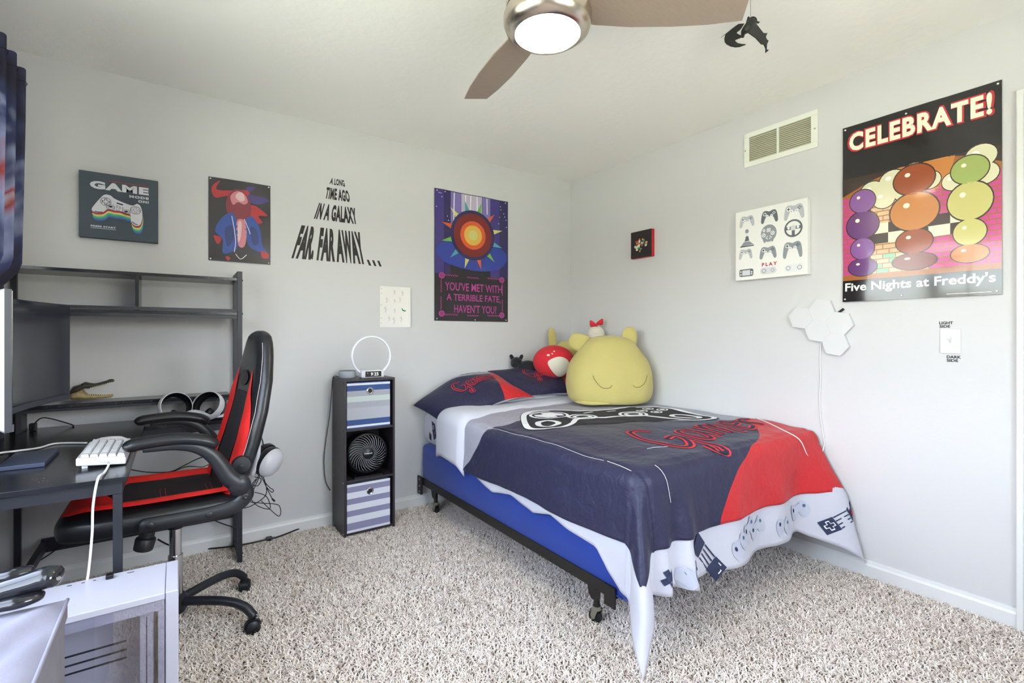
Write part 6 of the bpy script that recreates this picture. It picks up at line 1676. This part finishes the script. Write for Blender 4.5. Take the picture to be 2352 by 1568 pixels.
# arms
for sgn, ay in ((-1, 2.030), (1, 2.600)):
    pad_c = [(-0.137, 0.784), (-0.118, 0.796), (-0.06, 0.802), (0.0, 0.803), (0.05, 0.797), (0.10, 0.782), (0.125, 0.765)]
    P = spline([Vector((x, ay, z)) for x, z in pad_c], 4)
    r_ = [interp(i / (len(P) - 1), [(0, 0.010), (0.05, 0.020), (0.15, 0.025), (0.8, 0.025), (0.95, 0.020), (1, 0.009)]) for i in range(len(P))]
    arm = MB().tube(P, r_, 14, flat=(1.15, 0.85)).build('armrest_pad', m_lea, ch, smooth=True)
    S = spline([Vector((x, ay + sgn * 0.004, z)) for x, z in ((-0.09, 0.778), (0.0, 0.782), (0.06, 0.768), (0.105, 0.735), (0.135, 0.69), (0.160, 0.645), (0.195, 0.612))], 5)
    sr = [interp(i / (len(S) - 1), [(0, 0.008), (0.2, 0.016), (0.6, 0.022), (0.85, 0.026), (1, 0.028)]) for i in range(len(S))]
    MB().tube(S, sr, 12, flat=(0.75, 1.15)).build('arm_bracket', m_arm, ch, smooth=True)
    MB().lathe([(0.0, -0.022), (0.034, -0.022), (0.037, -0.014), (0.037, 0.012), (0.030, 0.020), (0.012, 0.024), (0.0, 0.0245)], (0.193, ay, 0.612), 30, (0, sgn, 0)).build('arm_pivot', m_arm, ch, smooth=True, autosm=40)
    B = spline([Vector((x, ay - sgn * 0.006, z)) for x, z in ((0.205, 0.605), (0.215, 0.57), (0.185, 0.538), (0.12, 0.525), (0.03, 0.522), (-0.06, 0.522), (-0.10, 0.522))], 5)
    brr = [interp(i / (len(B) - 1), [(0, 0.022), (0.4, 0.022), (0.6, 0.020), (0.93, 0.020), (1, 0.012)]) for i in range(len(B))]
    lb = MB().tube(B, brr, 12, flat=(0.6, 1.2)).build('seat_bracket', m_arm, ch, smooth=True)
    for x in (-0.07, 0.10): MB().lathe([(0.0, 0.0), (0.012, 0.0), (0.012, 0.003), (0.009, 0.005), (0.0, 0.005)], (x, ay + sgn * 0.006, 0.523), 16, (0, sgn, 0)).build('bolt_cap', m_black, lb, smooth=True, autosm=40)
    MB().lathe([(0.0, 0.0), (0.010, 0.0), (0.011, 0.004), (0.006, 0.006), (0.0, 0.004)], (0.212, ay + sgn * 0.008, 0.568), 14, (0, sgn, 0)).build('pivot_bolt', m_black, lb, smooth=True, autosm=40)
    hg = MB().lathe([(0.0, -0.012), (0.030, -0.012), (0.034, 0.0), (0.030, 0.012), (0.0, 0.014)], (0.205, CY_ + sgn * 0.225, 0.672), 24, (0, sgn, 0)).build('recline_hinge', m_arm, ch, smooth=True, autosm=40)
    MB().lathe([(0.0, 0.0), (0.010, 0.0), (0.010, 0.004), (0.0, 0.005)], (0.205, CY_ + sgn * 0.238, 0.668), 14, (0, sgn, 0)).build('bolt_cap', m_black, hg)

# ---------------------------------------------------------------- white computer tower
TX0, TX1, TY0, TY1, TZ0, TZ1 = -0.430, 0.007, 1.597, 1.812, 0.012, 0.470
pc = thing('computer_tower', ((TX0 + TX1) / 2, (TY0 + TY1) / 2, 0), 'white computer tower with a glass side panel standing before the desk', 'computer')
m_pcw = M('pc_white', '#bdbdca', 0.35)
MB().box(TX0, TX1 - 0.030, TY0, TY1, TZ1 - 0.018, TZ1).build('top_panel', m_pcw, pc, bevel=0.0025)
MB().box(TX1 - 0.029, TX1, TY0, TY1, TZ0, TZ1).build('front_panel', m_pcw, pc, bevel=0.0025)
MB().box(TX0, TX1 - 0.030, TY1 - 0.004, TY1, TZ0 + 0.015, TZ1 - 0.0185).build('side_panel', m_pcw, pc)
MB().box(TX0, TX0 + 0.004, TY0 + 0.004, TY1 - 0.0045, TZ0 + 0.015, TZ1 - 0.0185).build('rear_panel', m_pcw, pc)
MB().box(TX0, TX1 - 0.030, TY0, TY1, TZ0, TZ0 + 0.0145).build('bottom_panel', m_pcw, pc)
MB().box(TX0 + 0.005, TX1 - 0.0305, TY1 - 0.035, TY1 - 0.031, TZ0 + 0.015, TZ1 - 0.019).build('motherboard_tray', M('pc_tray', '#e2e1e8', 0.5), pc)
cov = MB().box(TX1 - 0.085, TX1 - 0.055, TY0 + 0.02, TY1 - 0.036, TZ0 + 0.015, TZ1 - 0.03).build('cable_bar', m_pcw, pc, bevel=0.002)
MB().box(TX1 - 0.071, TX1 - 0.069, TY0 + 0.0185, TY0 + 0.0195, 0.10, TZ1 - 0.06).build('bar_slot', m_ink, cov)
for z_ in (0.28, 0.255, 0.232):
    MB().box(-0.275, -0.115, TY1 - 0.0362, TY1 - 0.0352, z_, z_ + 0.005).build('vent_slot', m_ink, pc)
for x_, z_ in ((-0.245, 0.40), (-0.245, 0.355)):
    MB().cyl((x_, TY1 - 0.0352, z_), (x_, TY1 - 0.037, z_), 0.004, 10).build('standoff', m_ink, pc)
for x_ in (-0.272, -0.262): MB().box(x_, x_ + 0.004, TY1 - 0.0362, TY1 - 0.0352, 0.31, 0.335).build('tray_slot', m_ink, pc)
mbd = MB().box(-0.40, -0.30, TY1 - 0.060, TY1 - 0.0365, 0.12, 0.44).build('motherboard', M('pc_black', '#1a1a1f', 0.5), pc)
MB().box(-0.31, -0.285, TY1 - 0.10, TY1 - 0.061, 0.27, 0.41).build('memory_block', M('pc_grey', '#8d8ea0', 0.4), mbd, bevel=0.004)
MB().box(-0.40, -0.29, TY0 + 0.03, TY1 - 0.061, 0.19, 0.235).build('graphics_card', m_black, mbd, bevel=0.004)
for i in range(4): MB().cyl((-0.333, TY1 - 0.0605, 0.30 + 0.035 * i), (-0.333, TY1 - 0.063, 0.30 + 0.035 * i), 0.005, 10).build('capacitor', m_chrome, mbd)
MB().tube(spline([(-0.32, TY1 - 0.08, 0.40), (-0.30, TY0 + 0.07, 0.40), (-0.292, TY0 + 0.06, 0.35), (-0.30, TY0 + 0.07, 0.30), (-0.29, TY0 + 0.07, 0.26)], 6), 0.009, 8).build('power_lead', m_black, mbd, smooth=True)
gl = MB().box(TX0 + 0.002, TX1 - 0.0305, TY0 + 0.0, TY0 + 0.003, TZ0 + 0.015, TZ1 - 0.0185).build('glass_panel', glass_mat('pc_glass', '#f6f6fa', 0.14, 0.01), pc)
for bx in ((TX0 + 0.002, TX1 - 0.031, TZ1 - 0.045, TZ1 - 0.019),):
    MB().box(bx[0], bx[1], TY0 + 0.0035, TY0 + 0.006, bx[2], bx[3]).build('glass_border', m_pcw, pc)
MB().box(TX1 - 0.045, TX1 - 0.031, TY0 + 0.0035, TY0 + 0.006, TZ0 + 0.016, TZ1 - 0.0455).build('glass_border', m_pcw, pc)
for x_, w_ in ((-0.245, 0.010), (-0.215, 0.007), (-0.19, 0.006), (-0.115, 0.016)):
    MB().box(x_, x_ + w_, TY1 - 0.022, TY1 - 0.019, TZ1 + 0.0001, TZ1 + 0.0008).build('port', m_ink, pc)
MB().box(-0.162, -0.145, TY1 - 0.038, TY1 - 0.018, TZ1 + 0.0005, TZ1 + 0.012).build('usb_dongle', m_black, pc, bevel=0.002)
for x_ in (TX0 + 0.03, TX1 - 0.06):
    for y_ in (TY0 + 0.02, TY1 - 0.045): MB().box(x_, x_ + 0.03, y_, y_ + 0.025, 0.0, TZ0).build('foot', m_black, pc)

# ---------------------------------------------------------------- grey fabric storage box in front
OX0, OX1, OY0, OY1, OZ = -0.60, -0.187, 0.86, 1.375, 0.615
ot = thing('storage_ottoman', ((OX0 + OX1) / 2, (OY0 + OY1) / 2, 0), 'grey fabric covered storage box in the near left corner', 'storage box')
m_gf = M('ottoman_fabric', '#8f8e9e', 0.9, bump=0.0015, bscale=60, var=0.08, vscale=10)
m_gf2 = M('ottoman_side', '#77747c', 0.92, bump=0.0012, bscale=120, var=0.1, vscale=12)
def bulge(x0, x1, y0, y1, z0, z1, amt):
    mb = MB(); rings = []
    for f in lins(0, 1, 14):
        z_ = lerp(z0, z1, f); k = amt * math.sin(PI * f); ring = []
        for (ax_, ay_), (bx_, by_) in (((x0, y0), (x1, y0)), ((x1, y0), (x1, y1)), ((x1, y1), (x0, y1)), ((x0, y1), (x0, y0))):
            for t_ in lins(0, 1, 13)[:-1]:
                x_, y_ = lerp(ax_, bx_, t_), lerp(ay_, by_, t_); nx, ny = (by_ - ay_), -(bx_ - ax_); l_ = math.hypot(nx, ny)
                e_ = k * math.sin(PI * t_) + 0.006 * nz(x_ * 9, y_ * 9, z_ * 9) * math.sin(PI * t_)
                ring.append(Vector((x_ + nx / l_ * e_, y_ + ny / l_ * e_, z_)))
        rings.append(ring)
    return mb.loft(rings)
bulge(OX0 + 0.004, OX1 - 0.004, OY0 + 0.004, OY1 - 0.004, 0.0, OZ - 0.05, 0.012).build('body', m_gf2, ot, smooth=True, autosm=50)
lid = MB()
def lid_top(u, v):
    x_, y_ = lerp(OX0, OX1, u), lerp(OY0, OY1, v); e_ = (1 - (2 * u - 1) ** 8) * (1 - (2 * v - 1) ** 8)
    return Vector((x_, y_, OZ - 0.012 + 0.012 * e_ + (0.006 * (1 + math.sin(9 * (v * 1.6 - u * 2.2) + 1)) + 0.003 * (1 + math.sin(21 * (v * 1.1 - u * 1.9)))) * e_))
lid.grid(lid_top, lins(0, 1, 40), lins(0, 1, 40)); lid.build('lid', m_gf, ot, smooth=True, recalc=False)
bulge(OX0, OX1, OY0, OY1, OZ - 0.049, OZ - 0.013, 0.002).build('lid_rim', m_gf2, ot, smooth=True, autosm=50)
MB().tube([lid_top(1, v) for v in lins(0, 1, 20)] , 0.0035, 6).build('piping', m_gf, ot, smooth=True)

# ---------------------------------------------------------------- two glossy black devices on the box
m_gloss = M('gloss_black', '#1c1d22', 0.16, coat=0.5)
def pod(name, pts, rr, label, flat):
    root = thing(name, Vector(pts[len(pts) // 2]) - Vector((0, 0, 0.02)), label, 'device', 'glossy black hand devices on the storage box')
    P = spline([Vector(p) for p in pts], 5); r_ = [interp(i / (len(P) - 1), rr) for i in range(len(P))]
    MB().tube(P, r_, 16, flat=flat).build('shell', m_gloss, root, smooth=True)
    a_ = P[-2]; b_ = P[-1]
    Pm = [p + Vector((0, 0, r_[i] * 0.1)) for i, p in enumerate(P)]
    MB().tube(Pm[3:-2], [x * 1.02 for x in r_][3:-2], 16, flat=(flat[0], 0.10)).build('seam_band', m_black, root, smooth=True)
    return root, P, r_
zt = OZ + 0.004
def oz(px, py, z): return onZ(px, py, z)
r1_, P1, R1 = pod('hand_device', [oz(-40, 1372, zt + 0.03), oz(10, 1355, zt + 0.035), oz(60, 1340, zt + 0.04), oz(105, 1326, zt + 0.045), oz(140, 1322, zt + 0.045)], [(0, 0.02), (0.3, 0.024), (0.75, 0.027), (0.92, 0.024), (1, 0.012)], 'glossy black rounded device on the storage box, upper one nearest the tower', (1.0, 0.8))
MB().cyl(P1[-3] + Vector((0.006, -0.02, 0.004)), P1[-3] + Vector((0.008, -0.026, 0.004)), 0.004, 10).build('button', m_chrome, r1_)
r2_, P2, R2 = pod('hand_device', [oz(-40, 1400, zt + 0.014), oz(10, 1388, zt + 0.015), oz(60, 1376, zt + 0.016), oz(100, 1360, zt + 0.016)], [(0, 0.012), (0.5, 0.016), (0.85, 0.014), (1, 0.005)], 'glossy black slim device lying flat on the storage box front', (1.3, 0.8))
r3_, P3, R3 = pod('hand_device', [oz(-30, 1335, zt + 0.022), oz(20, 1322, zt + 0.026), oz(60, 1312, zt + 0.026), oz(78, 1310, zt + 0.024)], [(0, 0.012), (0.5, 0.016), (0.85, 0.014), (1, 0.006)], 'glossy black device at the back of the storage box, partly behind the others', (1.2, 0.8))

# ---------------------------------------------------------------- curtain with space print and its rod
m_cur = bpy.data.materials.new('curtain_print'); m_cur.use_nodes = True
nt = m_cur.node_tree; nt.nodes.clear()
out = nt.nodes.new('ShaderNodeOutputMaterial'); df = nt.nodes.new('ShaderNodeBsdfDiffuse'); tl = nt.nodes.new('ShaderNodeBsdfTranslucent'); mxs = nt.nodes.new('ShaderNodeMixShader')
mxs.inputs['Fac'].default_value = 0.45
tc = nt.nodes.new('ShaderNodeTexCoord'); ns = nt.nodes.new('ShaderNodeTexNoise'); ns.inputs['Scale'].default_value = 3.2; ns.inputs['Detail'].default_value = 3; ns.inputs['Distortion'].default_value = 0.6
rp_ = nt.nodes.new('ShaderNodeValToRGB')
els = rp_.color_ramp.elements; els[0].position = 0.0; els[0].color = (*lin('#4a4856'), 1); els[1].position = 1.0; els[1].color = (*lin('#dfe3ee'), 1)
for p_, c in ((0.40, '#504e5e'), (0.50, '#5d648c'), (0.57, '#b4bcd6'), (0.62, '#b8625c'), (0.66, '#d6daea')):
    e_ = els.new(p_); e_.color = (*lin(c), 1)
nt.links.new(tc.outputs['Object'], ns.inputs['Vector']); nt.links.new(ns.outputs['Fac'], rp_.inputs['Fac'])
nt.links.new(rp_.outputs['Color'], df.inputs['Color']); nt.links.new(rp_.outputs['Color'], tl.inputs['Color'])
nt.links.new(df.outputs[0], mxs.inputs[1]); nt.links.new(tl.outputs[0], mxs.inputs[2]); nt.links.new(mxs.outputs[0], out.inputs['Surface'])
cu_ = thing('window_curtain', (-0.53, 2.25, 0.55), 'dark space print curtain drawn aside at the window', 'curtain')
def curt(t_, z):
    y = lerp(1.98, 2.56 - 0.05 * sst(2.1, 1.2, z), t_)
    am = 0.030
    xc = lerp(-0.572, -0.488, sst(1.27, 1.42, z))
    return Vector((xc + am * math.sin(t_ * 2 * PI * 4.6 + 0.4 * math.sin(z * 2)), y + 0.010 * math.cos(t_ * 2 * PI * 9.2), z))
co = MB().grid(curt, lins(0, 1, 120), lins(0.80, 2.150, 40)).build('cloth', m_cur, cu_, smooth=True, recalc=False)
co.modifiers.new('thickness', 'SOLIDIFY').thickness = 0.002
MB().tube([curt(t_, 2.10) + Vector((0.003, 0, 0)) for t_ in lins(0, 1, 100)], 0.0012, 5).build('hem_stitch', M('curtain_hem', '#2a2a36', 0.9), cu_)
rd = thing('curtain_rod', (-0.535, 1.25, 2.12), 'thin black curtain rod above the window', 'curtain rod')
MB().cyl((-0.488, -0.05, 2.125), (-0.488, 2.60, 2.125), 0.008, 12).build('rod', m_black, rd, smooth=True, autosm=40)
for y in (0.0, 2.585): MB().box(XL, -0.484, y - 0.006, y + 0.006, 2.118, 2.132).build('bracket', m_black, rd)
